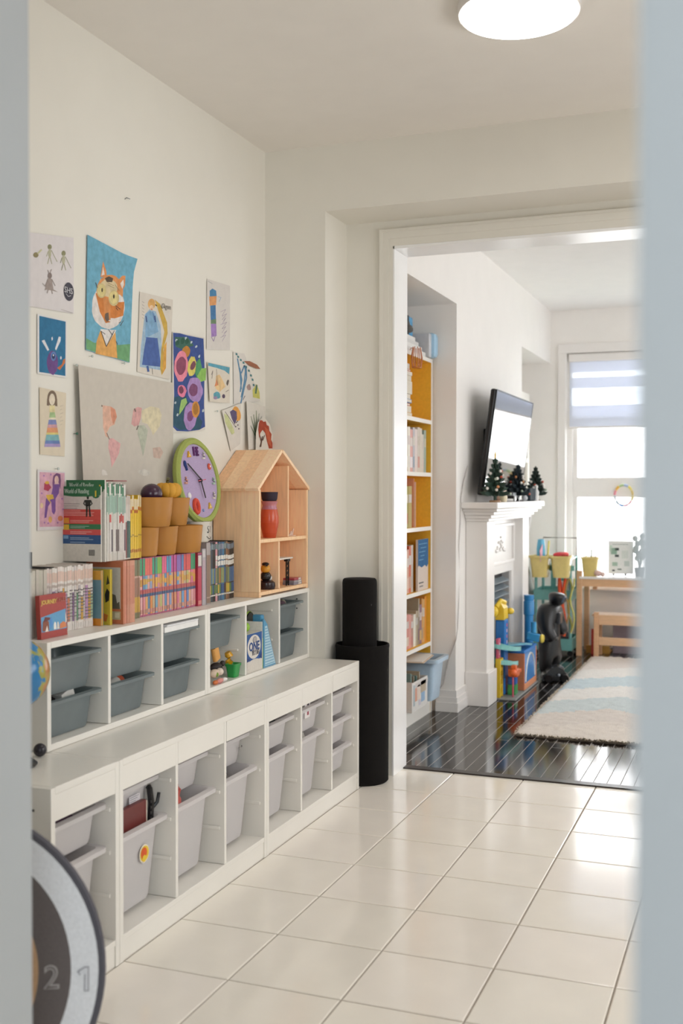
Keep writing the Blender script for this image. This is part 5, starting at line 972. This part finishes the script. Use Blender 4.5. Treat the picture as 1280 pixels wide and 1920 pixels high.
M().box(WX+.0012, WX+.006, 3.131, 3.829, 0, .739, '#2a2a2c').box(WX+.006, RX-.012, 3.131, 3.15, 0, .739, '#b5b2af').box(WX+.006, RX-.012, 3.81, 3.829, 0, .739, '#b5b2af').build('firebox', 'paint', t)
m = M()
for k in range(5):
    z = .70-.045*k; M().prism([(WX+.012, 3.155, z), (RX-.01, 3.155, z-.020), (RX-.01, 3.155, z-.026), (WX+.012, 3.155, z-.006)], (0, .65, 0), '#8d99a0').build('louvre', 'gloss', t)
M().box(WX+.0065, WX+.012, 3.17, 3.79, .05, .46, '#33302f').build('glass_door', 'screen', t)

# mantel ornaments
MZ = 1.2035
def xmas(name, label, y, h, wid, base, star, tint, rs, orn):
    x = .578; t = thing(name, label, 'ornament tree', (x, y, MZ)); R = random.Random(rs)
    M().lathe((x, y, MZ), [(0, 0), (.034, 0), (.034, .010), (0, .012)], base, 20).build('base', 'pine', t)
    M().tube([(x, y, MZ+.011), (x, y, MZ+h*.95)], [.010, .004], tint, 8).build('trunk', 'paint', t)
    n = 8
    for k in range(n):
        f = k/(n-1); z = MZ+.055+(h-.085)*f; r = wid*(1-f*.82); pts = []
        m = M()
        for j in range(6):
            a = 2*math.pi*j/6+k*.5; ca, sa = math.cos(a), math.sin(a)
            A = [(0, -.010), (r*.45, -.016-r*.05), (r*.80, -.014), (r, .006), (r*.86, .004), (r*.72, .010), (r*.5, .003), (r*.3, .012), (0, .014)]
            q = [(x+u*ca-.002*sa, y+u*sa+.002*ca, z+v) for u, v in A]; m.prism(q, (.004*sa, -.004*ca, 0), jit(tint, .12, R))
        m.build('branch_tier', 'paint', t)
    for k in range(orn):
        f = R.random()*.8; a = R.uniform(-2.2, 1.0); r = wid*(1-f*.82)*.95; c = ['#d8d2ca', '#b5503c', '#c98a5c', '#efece6', '#9fae9a'][k % 5]
        M().ball((x+r*math.cos(a), y+r*math.sin(a), MZ+.046+(h-.085)*f), .009, c, 8).build('bauble', 'gloss', t)
    m = M()
    if star:
        zz = MZ+h; P5 = [(x+.003, y+(.022 if i % 2 == 0 else .009)*math.sin(i*math.pi/5), zz+(.022 if i % 2 == 0 else .009)*math.cos(i*math.pi/5)) for i in range(10)]
        m.prism(P5, (-.006, 0, 0), '#e0b02c'); m.build('star', 'paint', t)
xmas('ornament_tree', 'green wooden table tree with gold star and baubles, nearest on the mantel', 2.86, .272, .092, '#8a6a48', True, '#2d4438', 3, 14)
xmas('ornament_tree', 'dark green wooden table tree in the middle of the mantel', 3.52, .25, .074, '#4a4440', False, '#27343a', 4, 9)
xmas('ornament_tree', 'dark green wooden table tree at the far mantel end', 4.085, .25, .085, '#6a6258', False, '#2c3a34', 5, 9)
for k, c in enumerate(('#dba68c', '#e2bfa8', '#d99f8a', '#e7cdb9')): quick('ornament_disc', '%s peach disc up in the small stack beside the star-topped tree' % ORD[k], 'ornament', M().lathe((.55, 3.12, MZ+.0172*k), [(0, .0005), (.038, .0005), (.040, .006), (.038, .017), (0, .017)], c, 20), 'gloss', 0, 'peach stack on the mantel')
quick('ornament', 'small cream ornament at the foot of the star-topped tree', 'ornament', M().lathe((.59, 3.03, MZ), [(0, .0005), (.02, .0005), (.024, .03), (.014, .055), (0, .058)], '#ddd0b0', 16), 'gloss')
quick('toy_car', 'black and silver toy car lying on the mantel', 'toy car', M().box(.53, .60, 3.27, 3.44, MZ+.018, MZ+.036, '#1f2326').box(.54, .59, 3.31, 3.39, MZ+.036, MZ+.056, '#8f969a').lathe((.602, 3.30, MZ+.018), [(0, -.01), (.017, -.01), (.017, .004), (0, .004)], '#d6d8da', 14, 'x').lathe((.602, 3.41, MZ+.018), [(0, -.01), (.017, -.01), (.017, .004), (0, .004)], '#17181a', 14, 'x'), 'gloss')
t = thing('mug', 'dark slate mug on the mantel before the middle tree', 'mug', (.57, 3.90, MZ))
m = M(); m.lathe((.575, 3.885, MZ), [(0, .0005), (.040, .0005), (.045, .006), (.045, .085), (.042, .085), (.040, .008), (0, .008)], '#2b363f', 24); m.build('body', 'gloss', t); M().tube([(.575, 3.932, MZ+.07), (.575, 3.958, MZ+.062), (.575, 3.96, MZ+.03), (.575, 3.934, MZ+.018)], .005, '#2b363f', 8).build('handle', 'gloss', t)
quick('figurine', 'white and silver figurine by the far tree on the mantel', 'figurine', M().lathe((.604, 3.972, MZ), [(0, .0005), (.017, .0005), (.016, .03), (.02, .06), (.010, .08), (.014, .10), (0, .112)], '#e0dedb', 16), 'gloss')
quick('figurine', 'round silver bauble ornament beside the toy car on the mantel', 'figurine', M().ball((.595, 3.63, MZ+.0205), .020, '#c9ccd0', 14), 'gloss')

# television, tilted down from the wall
t = thing('tv', 'black flat television tilted forward above the mantel, window reflected in its glass', 'television', (.55, 3.47, 1.6))
X = Matrix.Translation((.575, 0, 1.87)) @ Matrix.Rotation(math.radians(7.5), 4, 'Y')
M(X).box(-.04, -.004, 2.92, 4.02, -.635, 0, '#151618').build('housing', 'blackplastic', t, .012)
M(X).box(-.0038, -.001, 2.93, 4.01, -.62, -.012, '#0d0e10').build('screen', 'screen', t)
M(X).box(-.0036, .0002, 2.922, 2.93, -.633, -.002, '#1a1b1d').box(-.0036, .0002, 4.01, 4.018, -.633, -.002, '#1a1b1d').box(-.0036, .0002, 2.93, 4.01, -.012, -.002, '#1a1b1d').box(-.0036, .0002, 2.93, 4.01, -.633, -.62, '#1a1b1d').build('bezel', 'blackplastic', t)
M().box(WX+.001, .49, 3.30, 3.64, 1.42, 1.66, '#18191b').build('wall_bracket', 'blackplastic', t, .004)
m = M(); P = [at(px, py, 'x', WX+.006) for px, py in ((876, 930), (866, 990), (869, 1060), (870, 1110))]
P = [Vector((WX+.006, min(p.y, 2.86), p.z)) for p in P]; P2 = [(WX+.010, 2.70, .72), (WX+.010, 2.675, .60)]
tag(M().tube([(WX+.006, 2.90, 1.42), (WX+.006, 2.79, 1.32), (WX+.006, 2.735, 1.23), (WX+.006, 2.725, 1.10), (WX+.006, 2.69, .95), (WX+.006, 2.71, .80), (WX+.006, 2.69, .60), (WX+.008, 2.66, .48), (WX+.004, BR0-.006, .42), (.36, BR0-.006, .30), (.33, BR0-.008, .16), (.31, BR0-.02, .13)], .0028, '#b9b2ae', 6).build('loose_cable', 'gloss'), 'thin pale cable hanging down the wall from the television', 'cord')

# glass-front cabinet in the far recess
t = thing('glass_cabinet', 'tall white cabinet with glass doors in the recess beyond the fireplace', 'cabinet', (.13, 5.1, 0))
CX, c0, c1 = .268, 4.62, 5.42
for y in (c0, c1-.018): M().box(-.015, CX-.02, y, y+.018, 0, 2.06).build('side_panel', 'mel', t)
M().box(-.015, CX-.02, c0+.0185, c1-.0185, 2.04, 2.06).box(-.015, CX-.02, c0+.0185, c1-.0185, 0, .07).box(-.015, -.009, c0+.0185, c1-.0185, .07, 2.04).build('carcass', 'mel', t)
for z in (.40, .75, 1.10, 1.45, 1.75): M().box(-.008, CX-.03, c0+.0185, c1-.0185, z, z+.018).build('shelf', 'mel', t)
for a, b in ((c0, (c0+c1)/2-.001), ((c0+c1)/2+.001, c1)):
    dr = M().box(CX-.0195, CX, a, a+.055, .07, 2.055).box(CX-.0195, CX, b-.055, b, .07, 2.055).box(CX-.0195, CX, a+.055, b-.055, 1.98, 2.055).box(CX-.0195, CX, a+.055, b-.055, .07, .14).box(CX-.0195, CX, a+.055, b-.055, 1.50, 1.535).build('door', 'mel', t, .002)
    M().box(CX-.012, CX-.008, a+.0555, b-.0555, .1405, 1.4995).box(CX-.012, CX-.008, a+.0555, b-.0555, 1.5355, 1.9795).build('pane', 'glass', dr)
tag(M().tube([(.44, 4.51, 1.12), (.322, 4.84, .80), (.318, 5.58, .12)], .035, '#e3e1de', 20).build('paper_roll', 'paper'), 'long white paper roll leaning behind the fireplace end', 'paper roll')

# ------------------------------------------------------------------ toys on the living room floor
fz = .0005
t = thing('toy_garage', 'tall plastic toy garage with blue tower, teal ramps and yellow lift', 'toy garage', (.64, 3.35, 0))
B, TL, YE, OR, PK, GR = '#2f78c0', '#86c4c0', '#e6c232', '#e0662c', '#d8607a', '#8f918e'
M().box(.475, .655, 3.095, 3.81, fz, .012, GR).build('base_plate', 'paint', t, .004)
M().box(.500, .562, 3.215, 3.305, .0125, .475, B).build('tower', 'gloss', t, .008)
m = M()
for k in range(4): m.lathe((.5625, 3.26, .44-.035*k), [(0, .001), (.012, .001)], '#d8b0c0' if k % 2 else '#c9506a', 12, 'x')
m.build('sticker', 'print', t)
m = M(); m.prism([(.502, 3.20, .4755), (.560, 3.20, .4755), (.556, 3.20, .545), (.535, 3.20, .585), (.510, 3.20, .55)], (0, .115, 0), YE); m.build('roof_head', 'gloss', t, .006)
m = M(); m.ball((.505, 3.16, .53), .030, YE, 14, .9, 1.0, 1.1).ball((.560, 3.37, .515), .026, YE, 14, 1, 1.3, .8).tube([(.515, 3.17, .555), (.53, 3.23, .592), (.54, 3.30, .575)], .015, YE, 10); m.build('crane_arm', 'gloss', t)
def ramp(z0, z1, a0, a1, r0, r1, cx, cy, nm):
    m = M(); n = 18; vs = []
    for i in range(n+1):
        f = i/n; a = math.radians(a0+(a1-a0)*f); z = z0+(z1-z0)*f
        for r, h in ((r0, 0), (r1, 0), (r1, .026), (r1-.006, .026), (r1-.006, .006), (r0+.006, .006), (r0+.006, .026), (r0, .026)): vs.append((cx+r*math.cos(a), cy+r*math.sin(a)*1.5, z+h))
    m.add(vs, [(i*8+k, i*8+(k+1) % 8, (i+1)*8+(k+1) % 8, (i+1)*8+k) for i in range(n) for k in range(8)], TL); m.build(nm, 'gloss', t)
ramp(.325, .25, -120, 95, .058, .117, .531, 3.26, 'ramp'); ramp(.235, .185, -150, 30, .055, .100, .531, 3.26, 'ramp')
M().prism([(.50, 3.315, .285), (.645, 3.42, .30), (.650, 3.62, .272), (.50, 3.62, .272)], (0, 0, .012), '#78b6c9').build('upper_deck', 'gloss', t)
m = M()
m.box(.528, .560, 3.10, 3.114, .0125, .25, YE).box(.528, .560, 3.160, 3.174, .0125, .25, YE)
for k in range(5): m.box(.528, .560, 3.1145, 3.1595, .02+.052*k, .040+.052*k, YE)
m.build('lift_frame', 'gloss', t, .002)
m = M(); m.box(.530, .545, 3.105, 3.165, .251, .37, PK).box(.5455, .548, 3.12, 3.15, .27, .345, '#e7b3c0'); m.build('sign_tower', 'gloss', t, .004)
m = M(); m.box(.60, .655, 3.13, 3.21, .14, .185, OR).box(.605, .65, 3.21, 3.29, .15, .175, OR).ball((.635, 3.12, .168), .022, OR, 10).box(.615, .645, 3.14, 3.18, .185, .21, OR).box(.62, .63, 3.15, 3.16, .0125, .14, PK); m.build('toy_truck', 'gloss', t, .004)
M().box(.575, .625, 3.225, 3.30, .0125, .075, '#3f9a5a').box(.575, .625, 3.23, 3.295, .0755, .135, '#2f66b0').build('side_bay', 'gloss', t, .004)
M().prism([(.485, 3.110, .07), (.520, 3.110, .085), (.524, 3.110, .125), (.50, 3.110, .13), (.482, 3.110, .10)], (0, .05, 0), TL).build('exit_ramp', 'gloss', t)
m = M(); m.box(.53, .645, 3.40, 3.414, .0125, .245, '#cf7f58').box(.53, .645, 3.786, 3.80, .0125, .245, '#cf7f58').box(.53, .544, 3.4145, 3.7855, .0125, .245, '#cf7f58').box(.53, .645, 3.40, 3.80, .2455, .262, B).box(.6315, .645, 3.4145, 3.7855, .0125, .05, '#d9936a'); m.build('garage_bay', 'paint', t, .003)
M().box(.6325, .642, 3.4155, 3.785, .0505, .245, '#4f8ccc').build('bay_door', 'gloss', t, .002)
m = M(); P_ = [(.6425, 3.60+.15*math.cos(i*math.pi/10), .06+.165*math.sin(i*math.pi/10)) for i in range(11)]
m.tube(P_, .006, '#e3dfd6', 6); m.build('bay_arch', 'gloss', t)
quick('toy_car', 'black toy car parked under the teal ramps', 'toy car', M().box(.480, .498, 3.19, 3.31, .0165, .095, '#191a1c').box(.482, .496, 3.21, 3.28, .095, .14, '#26282b'), 'gloss', .008)

# black toy robot: plain rounded helmet, bulky shoulders, with a low black car at its feet
t = thing('toy_figure', 'large glossy black toy figure standing on the dark floor by the hearth', 'toy figure', (.72, 3.97, 0))
sx, sy = .672, 4.105; K = '#1c1b1b'
bm_pts = {'hip': (sx, sy, .27), 'chest': (sx-.01, sy, .40), 'neck': (sx+.03, sy+.01, .485), 'head': (sx+.055, sy+.02, .535), 'top': (sx+.058, sy+.02, .578),
          'shl': (sx-.02, sy-.08, .43), 'ell': (sx+.0, sy-.11, .33), 'hal': (sx+.05, sy-.10, .25), 'shr': (sx+.02, sy+.09, .43), 'elr': (sx+.05, sy+.11, .34), 'har': (sx+.09, sy+.10, .27),
          'knl': (sx-.01, sy-.05, .15), 'anl': (sx-.02, sy-.055, .035), 'tol': (sx+.06, sy-.06, .028), 'knr': (sx+.03, sy+.05, .15), 'anr': (sx+.02, sy+.06, .035), 'tor': (sx+.10, sy+.06, .028)}
rads = dict(hip=.062, chest=.085, neck=.030, head=.060, top=.048, shl=.058, ell=.04, hal=.032, shr=.058, elr=.04, har=.032, knl=.044, anl=.036, tol=.028, knr=.044, anr=.036, tor=.028)
ed = [('hip', 'chest'), ('chest', 'neck'), ('neck', 'head'), ('head', 'top'), ('chest', 'shl'), ('shl', 'ell'), ('ell', 'hal'), ('chest', 'shr'), ('shr', 'elr'), ('elr', 'har'), ('hip', 'knl'), ('knl', 'anl'), ('anl', 'tol'), ('hip', 'knr'), ('knr', 'anr'), ('anr', 'tor')]
names = list(bm_pts); me = bpy.data.meshes.new('body'); me.from_pydata([bm_pts[n_] for n_ in names], [(names.index(a), names.index(b)) for a, b in ed], [])
o = bpy.data.objects.new('body', me); COL.objects.link(o); o.parent = t; o.matrix_parent_inverse = WM[t.name].inverted(); me.materials.append(MAT['blackplastic'])
sk = o.modifiers.new('skin', 'SKIN'); sk.use_smooth_shade = True
if not me.skin_vertices: bpy.context.view_layer.update()
for i, n_ in enumerate(names): me.skin_vertices[0].data[i].radius = (rads[n_]*1.28, rads[n_]*1.28)
me.skin_vertices[0].data[0].use_root = True
sub = o.modifiers.new('smooth', 'SUBSURF'); sub.levels = 2; sub.render_levels = 2
M().prism([(sx+.085, sy-.035, .505), (sx+.085, sy+.07, .505), (sx+.10, sy+.06, .545), (sx+.10, sy-.025, .545)], (.016, 0, 0), '#3d4a5a').build('visor', 'gloss', t, .004)
m = M(); m.box(sx+.055, sx+.085, sy-.05, sy+.05, .36, .44, '#3a3a3d').box(sx+.04, sx+.07, sy-.06, sy+.06, .25, .275, '#4a4a48'); m.build('chest_plate', 'gloss', t, .008)
t = thing('toy_blaster', 'bright blue plastic toy tube with white label, upright behind the black figure', 'toy blaster', (.60, 3.86, 0))
bx_, by_ = .582, 3.85
M().lathe((bx_, by_, 0), [(0, .2505), (.030, .2505), (.030, .44), (.036, .445), (.036, .53), (.030, .54), (.034, .545), (.034, .575), (0, .575)], '#2f83be', 18).build('barrel', 'gloss', t); M().lathe((bx_, by_, 0), [(0, .0005), (.026, .0005), (.028, .25), (0, .25)], '#e2e0dc', 18).build('white_sleeve', 'gloss', t)
g0, g1, g2 = at(988, 1191, 'y', 3.70), at(1012, 1197, 'y', 3.70), at(1000, 1166, 'y', 3.70)
m = M(); m.bar(g0, g1, .045, .05, '#3f97cc'); m.tube([(g2.x, 3.70, g0.z+.02), (g2.x, 3.70, g2.z)], .018, '#3f97cc', 10)
t = thing('toy_blaster', 'small sky blue toy blaster with yellow tip held before the black figure', 'toy blaster', (.66, 3.78, .2)); m.build('body', 'gloss', t, .006); M().lathe((g1.x+.014, 3.70, g1.z), [(0, -.012), (.026, -.010), (.030, 0), (.022, .012), (0, .014)], '#dcc34a', 16, 'x').build('tip', 'gloss', t)
t = thing('toy_car', 'low black toy car with rounded hood on the floor before the black figure', 'toy car', (.83, 3.90, 0))
m = M(); cxx, cyy = .765, 3.90
prof = [(-.15, .012), (-.15, .05), (-.10, .065), (-.05, .095), (.02, .105), (.08, .085), (.12, .05), (.125, .012)]
m.prism([(cxx+u*.55, cyy-.055+u*.3, v) for u, v in prof], (-.03, .11, 0), '#1d1d1f'); m.build('body', 'gloss', t, .012)
for u in (-.10, .075):
    for w_ in (-.062, .062): M().lathe((cxx+u*.55-.27*w_, cyy+u*.3+w_, .027), [(0, -.010), (.026, -.010), (.026, .010), (0, .010)], '#111', 18, 'y').build('wheel', 'blackplastic', t)
m = M(); m.ball((cxx+.02, cyy-.058, .05), .010, '#8f969c', 8).tube([(cxx-.03, cyy-.045, .095), (cxx+.04, cyy-.03, .10)], .004, '#6f757c', 6); m.build('trim_piece', 'gloss', t)

# art trolley
t = thing('art_trolley', 'teal metal art trolley with a post, standing in the corner under the window', 'trolley', (.52, 5.22, 0))
TE = '#6fa9a4'
M().box(.37, .68, 5.02, 5.36, .045, .06, TE).box(.385, .68, 5.02, 5.028, .06, .135, TE).box(.385, .68, 5.352, 5.36, .06, .135, TE).box(.672, .68, 5.0285, 5.3515, .06, .135, TE).build('lower_tray', 'gloss', t)
M().box(.385, .68, 5.02, 5.36, .43, .44, TE).box(.385, .68, 5.02, 5.028, .44, .51, TE).box(.385, .68, 5.352, 5.36, .44, .51, TE).box(.385, .393, 5.0285, 5.3515, .44, .51, TE).box(.672, .68, 5.0285, 5.3515, .44, .51, TE).build('upper_tray', 'gloss', t)
for x, y in ((.40, 5.04), (.665, 5.04), (.40, 5.34), (.665, 5.34)):
    M().tube([(x, y, .05), (x, y, .76)], .011, TE, 8).build('post', 'gloss', t); M().lathe((x, y, .023), [(0, -.009), (.022, -.009), (.022, .009), (0, .009)], '#26272a', 14, 'y').build('caster', 'blackplastic', t)
M().box(.52, .60, 5.345, 5.352, .511, .76, TE).box(.46, .50, 5.345, 5.352, .511, .76, TE).build('back_board', 'gloss', t)
M().tube([(.40, 5.34, .76), (.40, 5.34, .90), (.665, 5.34, .90), (.665, 5.34, .76)], .006, '#9a8f86', 8).build('rail', 'gloss', t)
M().box(.39, .67, 5.03, 5.35, .745, .757, TE).build('top_tray', 'gloss', t)
YT = '#dcc77f'
def ytub(x, y, lab, s=1.0):
    m = M(); m.rloft([(0, 0, 0, .055*s, .060*s), (0, 0, .15*s, .070*s, .078*s), (0, 0, .15*s, .078*s, .088*s), (0, 0, .165*s, .078*s, .088*s), (0, 0, .165*s, .068*s, .076*s), (0, 0, .006, .053*s, .058*s)], YT, .02); o = m.build('craft_tub', 'gloss'); o.location = (x, y, .615); return tag(o, lab, 'craft tub', 'yellow craft tubs on the trolley')
ytub(.455, 4.93, 'yellow craft tub on the trolley front, holding a blue bottle and pink card'); ytub(.615, 4.93, 'yellow craft tub on the trolley front, heaped with red felt'); ytub(.80, 5.155, 'yellow craft tub standing on the table corner, full of pens', .9).location.z = .6155
M().box(.385, .70, 5.0085, 5.0195, .66, .70, TE).build('hook_bar', 'gloss', t)
quick('glue_bottle', 'blue bottle standing in the yellow tub', 'bottle', M().lathe((.455, 4.95, .63), [(0, 0), (.03, 0), (.034, .2), (.026, .27), (0, .275)], '#5fb0d0', 16), 'gloss')
quick('pink_card', 'pink folded card in the yellow tub beside the blue bottle', 'card', M(Matrix.Translation((.47, 4.91, .76)) @ Matrix.Rotation(.4, 4, 'X')).box(-.002, .002, -.06, .07, -.06, .09, '#d8a0ac'), 'paper')
quick('red_felt', 'crumpled red felt heaped in the yellow tub', 'felt', M().ball((.61, 4.93, .785), .05, '#d3434a', 14, 1.2, 1.4, .45).ball((.64, 4.90, .795), .03, '#dd5a5a', 12, 1.2, 1.5, .5), 'felt')
quick('marker', 'yellow marker standing in the pale tub by the wall', 'marker', M().tube([(.500, 4.93, .64), (.512, 4.97, .89)], .008, '#dcd06a', 8), 'gloss')
for k, (c, dx, dy, h) in enumerate((('#b07a90', .04, 0, .20), ('#4a4a4c', 0, .02, .12), ('#c9c24a', -.03, -.01, .14), ('#7a8a5a', .01, -.03, .13), ('#d9d2c4', .02, .03, .15))): quick('craft_pen', '%s sticking out of the tub beside the table' % ('mauve ruler', 'dark brush', 'yellow pen', 'olive pen', 'cream stick')[k], 'pen', M().bar((.80+dx*.3, 5.155+dy*.3, .626), (.80+dx*1.5, 5.155+dy, .70+h), .016 if k == 0 else .009, .006, c), 'gloss')
quick('tape_roll', 'white tape and dark clips in the trolley upper tray', 'tape', M().lathe((.50, 5.12, .4405), [(.025, 0), (.045, 0), (.045, .03), (.025, .03), (.025, 0)], '#d6d2c8', 18).ball((.60, 5.15, .475), .033, '#3d5a50', 10, 1.3, 1, 1), 'gloss')
quick('white_card', 'folded white card standing in the trolley upper tray', 'card', M(Matrix.Translation((.63, 5.08, .53)) @ Matrix.Rotation(.5, 4, 'X')).box(-.04, .04, -.003, .003, -.07, .05, '#e4e2df'), 'paper')
for k, (c, x) in enumerate((('#d6432f', .588), ('#da5a30', .628), ('#c9502e', .608))): quick('ribbon', '%s red ribbon hanging in front of the teal trolley' % ORD[k], 'ribbon', M().tube([(x+.012*math.sin(j*.9+k*2), 4.995-.030*k, .605-.055*j) for j in range(9)], .0125, c, 6), 'fabric', 0, 'red hanging ribbons')
for k, (c, x) in enumerate((('#b5b25a', .668), ('#c7c470', .690), ('#a88a50', .655))): quick('garland', '%s olive yellow paper chain hanging beside the red ribbons' % ORD[k], 'garland', M().tube([(x+.016*math.sin(j*1.1+k*1.3), 4.993-.016*k, .605-.052*j) for j in range(9)], .007, c, 6), 'fabric', 0, 'olive hanging garlands')
quick('storage_bag', 'dark grey bag lying in the trolley lower tray', 'bag', M().ball((.52, 5.19, .135), .07, '#3a3f42', 14, 1.7, 1.8, .9), 'fabric')

# children's table and stool
t = thing('play_table', 'low children\'s table with white top and pine legs under the window', 'table', (1.2, 5.3, 0))
tx0, tx1, ty0, ty1, th_ = .705, 1.62, 5.075, 5.50, .615
M().box(tx0+.02, tx1-.02, ty0-.004, ty1, th_-.018, th_, '#e9e7e6').build('tabletop', 'gloss', t, .004)
M().box(tx0+.041, tx1-.041, ty0+.006, ty0+.024, th_-.075, th_-.0185, '#d9ae86').box(tx0+.041, tx1-.041, ty1-.024, ty1-.006, th_-.075, th_-.0185, '#d9ae86').build('apron', 'birch', t)
for x in (tx0, tx1-.04):
    for y in (ty0, ty1-.04): M().box(x, x+.04, y, y+.04, fz, th_-.019 if x > 1 else th_+.045, '#d8ab84').build('leg', 'birch', t, .003)
M().box(tx0+.12, tx0+.15, ty0+.03, ty0+.06, th_-.10, th_-.0185, '#c79a74').build('bracket', 'birch', t)
t = thing('kids_bench', 'small pine bench pushed in at the children\'s table', 'bench', (1.1, 5.0, 0))
bx0, bx1, by0, by1 = .845, 1.45, 4.78, 5.02; bh = .33
by0, by1 = 4.99, 5.06
M().box(bx0-.02, bx1, 5.062, 5.25, bh-.016, bh, '#e2c4a4').build('seat', 'birch', t, .003)
for x in (bx0, bx1-.035):
    for y in (5.02, 5.215): M().box(x, x+.035, y, y+.035, fz, bh+.02 if y < 5.1 else bh-.017, '#d8ab84').build('leg', 'birch', t, .003)
M().box(bx0+.036, bx1-.036, 5.03, 5.048, bh-.075, bh-.001, '#dcb48e').box(bx0+.036, bx1-.036, 5.03, 5.048, .10, .16, '#dcb48e').build('rail', 'birch', t, .002)
TZ = th_+.0005
t = thing('easel_board', 'small white board with printed animals standing on the children\'s table', 'board', (1.0, 5.3, TZ))
X = Matrix.Translation((.925, 5.22, TZ+.0165)) @ Matrix.Rotation(.12, 4, 'Z') @ Matrix.Rotation(-.10, 4, 'X')
M(X).box(0, .19, 0, .008, 0, .255, '#dfe0dc').build('board', 'print', t, .002)
m = M(X)
for u, v, w_, h_, c in ((.02, .15, .045, .05, '#8fae9a'), (.05, .18, .03, .02, '#3f4a48'), (.05, .13, .03, .018, '#3f4a48'), (.10, .12, .05, .06, '#d0d6cf'), (.12, .06, .04, .04, '#bcc6bf'), (.03, .06, .04, .03, '#9fb8a8'), (.03, .02, .02, .012, '#2a2c2c'), (.07, .03, .03, .01, '#6f7a74'), (.03, .225, .12, .006, '#a9b0aa'), (.01, .17, .02, .05, '#c3d6c6')): m.box(u, u+w_, -.0008, -.0002, v, v+h_, c)
m.build('printed_picture', 'print', t)
for u in (.04, .13): M(X).lathe((u, .004, -.006), [(0, -.012), (.008, -.012), (.008, .012), (0, .012)], '#26282a', 12, 'y').build('foot', 'blackplastic', t)
quick('plush_bunny', 'pale pink soft toy lying on the children\'s table', 'plush toy', M().ball((.865, 5.10, TZ+.026), .024, '#d9b8b0', 14, 1.3, 1.0, .95).ball((.90, 5.10, TZ+.02), .02, '#e2c8c0', 12, 1.0, 1, .95).ball((.85, 5.10, TZ+.045), .012, '#e6d4ca', 10, 1, 1, .8), 'felt')
t = thing('potted_plant', 'small plant with silvery leaves in a grey pot at the table end', 'plant', (1.14, 5.22, TZ))
m = M(); m.lathe((1.165, 5.22, TZ), [(0, 0), (.032, 0), (.042, .07), (.038, .07), (.03, .01), (0, .01)], '#8d8f92', 20); m.build('pot', 'gloss', t)
m = M(); R = random.Random(8)
for k in range(16):
    a = R.uniform(0, 6.28); z0 = TZ+.07; r = R.uniform(.02, .06); h = R.uniform(.06, .24); c = Vector((1.165+r*.8*math.cos(a), 5.22+r*math.sin(a), z0+h))
    m.tube([(1.165, 5.22, TZ+.05), tuple(c)], .0025, '#9a9f92', 5); m.ball(c, .022, '#a3aaa2' if k % 2 else '#b8bcb6', 8, 1, .5, 1.1)
m.build('foliage', 'paint', t)
quick('floor_box', 'grey lidded box on the floor under the children\'s table', 'box', M().box(.95, 1.35, 5.32, 5.48, fz, .28, '#a79aa4').box(.94, 1.36, 5.31, 5.49, .2805, .30, '#8f858e'), 'paint', .006)
quick('red_toy_block', 'small red block under the bench', 'block', M().box(.80, .835, 5.20, 5.24, fz, .20, '#b5463c'), 'gloss', .004)
quick('wood_tray', 'low yellow wooden tray on the floor under the table', 'tray', M().box(.75, .93, 5.28, 5.31, fz, .06, '#c79a4e').box(.75, .93, 5.31, 5.48, fz, .01, '#c79a4e'), 'birch')

# paper ring on the window
t = thing('paper_wreath', 'ring of pastel paper segments hung on the window', 'wreath', (.99, 5.58, 1.24))
for k, c in enumerate(('#d9b84f', '#e3d05a', '#9fb0cc', '#a9c08a', '#e0b04e', '#d98a94', '#c9cdd4', '#8f9aa8', '#5f86c0', '#c99aa8', '#e0a0a4', '#d9c470')):
    a0, a1 = k*math.pi/6+.02, (k+1)*math.pi/6-.02; M().tube([(.99+.072*math.cos(a), 5.652, 1.237+.084*math.sin(a)) for a in (a0, (a0+a1)/2, a1)], .010, c, 8).build('segment', 'paper', t)

# rug
t = thing('rug', 'thick cream shag rug with pale teal diamond bands on the dark floor', 'rug', (2.1, 3.6, 0))
ra, rb, ry0, ry1 = .845, 2.55, 2.165, 5.00
nx, ny = 90, 150; R = random.Random(2); vs = []; fs = []; cs = []
def rcol(x, y):
    u = (x-ra)/.62; v = (y-ry0)/.40; k = int(math.floor(v+1.15*abs(((u+.35) % 2)-1))); 
    return ['#e2dad1', '#dcd4cc', '#ccd5d5', '#e8e4de', '#c8d4d6', '#e6e1da', '#ddd3cb'][k % 7]
m = M(); vs = [(ra+(rb-ra)*i/nx+R.uniform(-.004, .004), ry0+(ry1-ry0)*j/ny+R.uniform(-.004, .004), .016+R.uniform(0, .010)-(.010 if i in (0, nx) or j in (0, ny) else 0)) for j in range(ny+1) for i in range(nx+1)]
o_ = len(m.v); m.v += vs
for j in range(ny):
    for i in range(nx):
        m.f.append([j*(nx+1)+i, j*(nx+1)+i+1, (j+1)*(nx+1)+i+1, (j+1)*(nx+1)+i]); m.c.append(lin(rcol(ra+(rb-ra)*(i+.5)/nx, ry0+(ry1-ry0)*(j+.5)/ny))); m.s.append(True)
m.build('pile', 'rug', t, auto=False)
M().box(ra+.006, rb-.006, ry0+.006, ry1-.006, fz, .0055, '#a89a88').build('backing', 'fabric', t)
m = M()
for k in range(900):
    f = R.random(); e = R.random()
    if k % 2: p = Vector((ra+(rb-ra)*f, ry0, .006)); d = Vector((R.uniform(-.005, .005), -R.uniform(.004, .011), R.uniform(-.004, .010)))
    else: p = Vector((ra, ry0+(ry1-ry0)*f, .006)); d = Vector((-R.uniform(.004, .011), R.uniform(-.005, .005), R.uniform(-.004, .010)))
    m.tube([p+Vector((0, 0, .006)), p+Vector((0, 0, .006))+d], [.005, .002], jit('#bfb3a2', .1, R), 4, False)
o = m.build('edge_tufts', 'rug', t); o['kind'] = 'stuff'
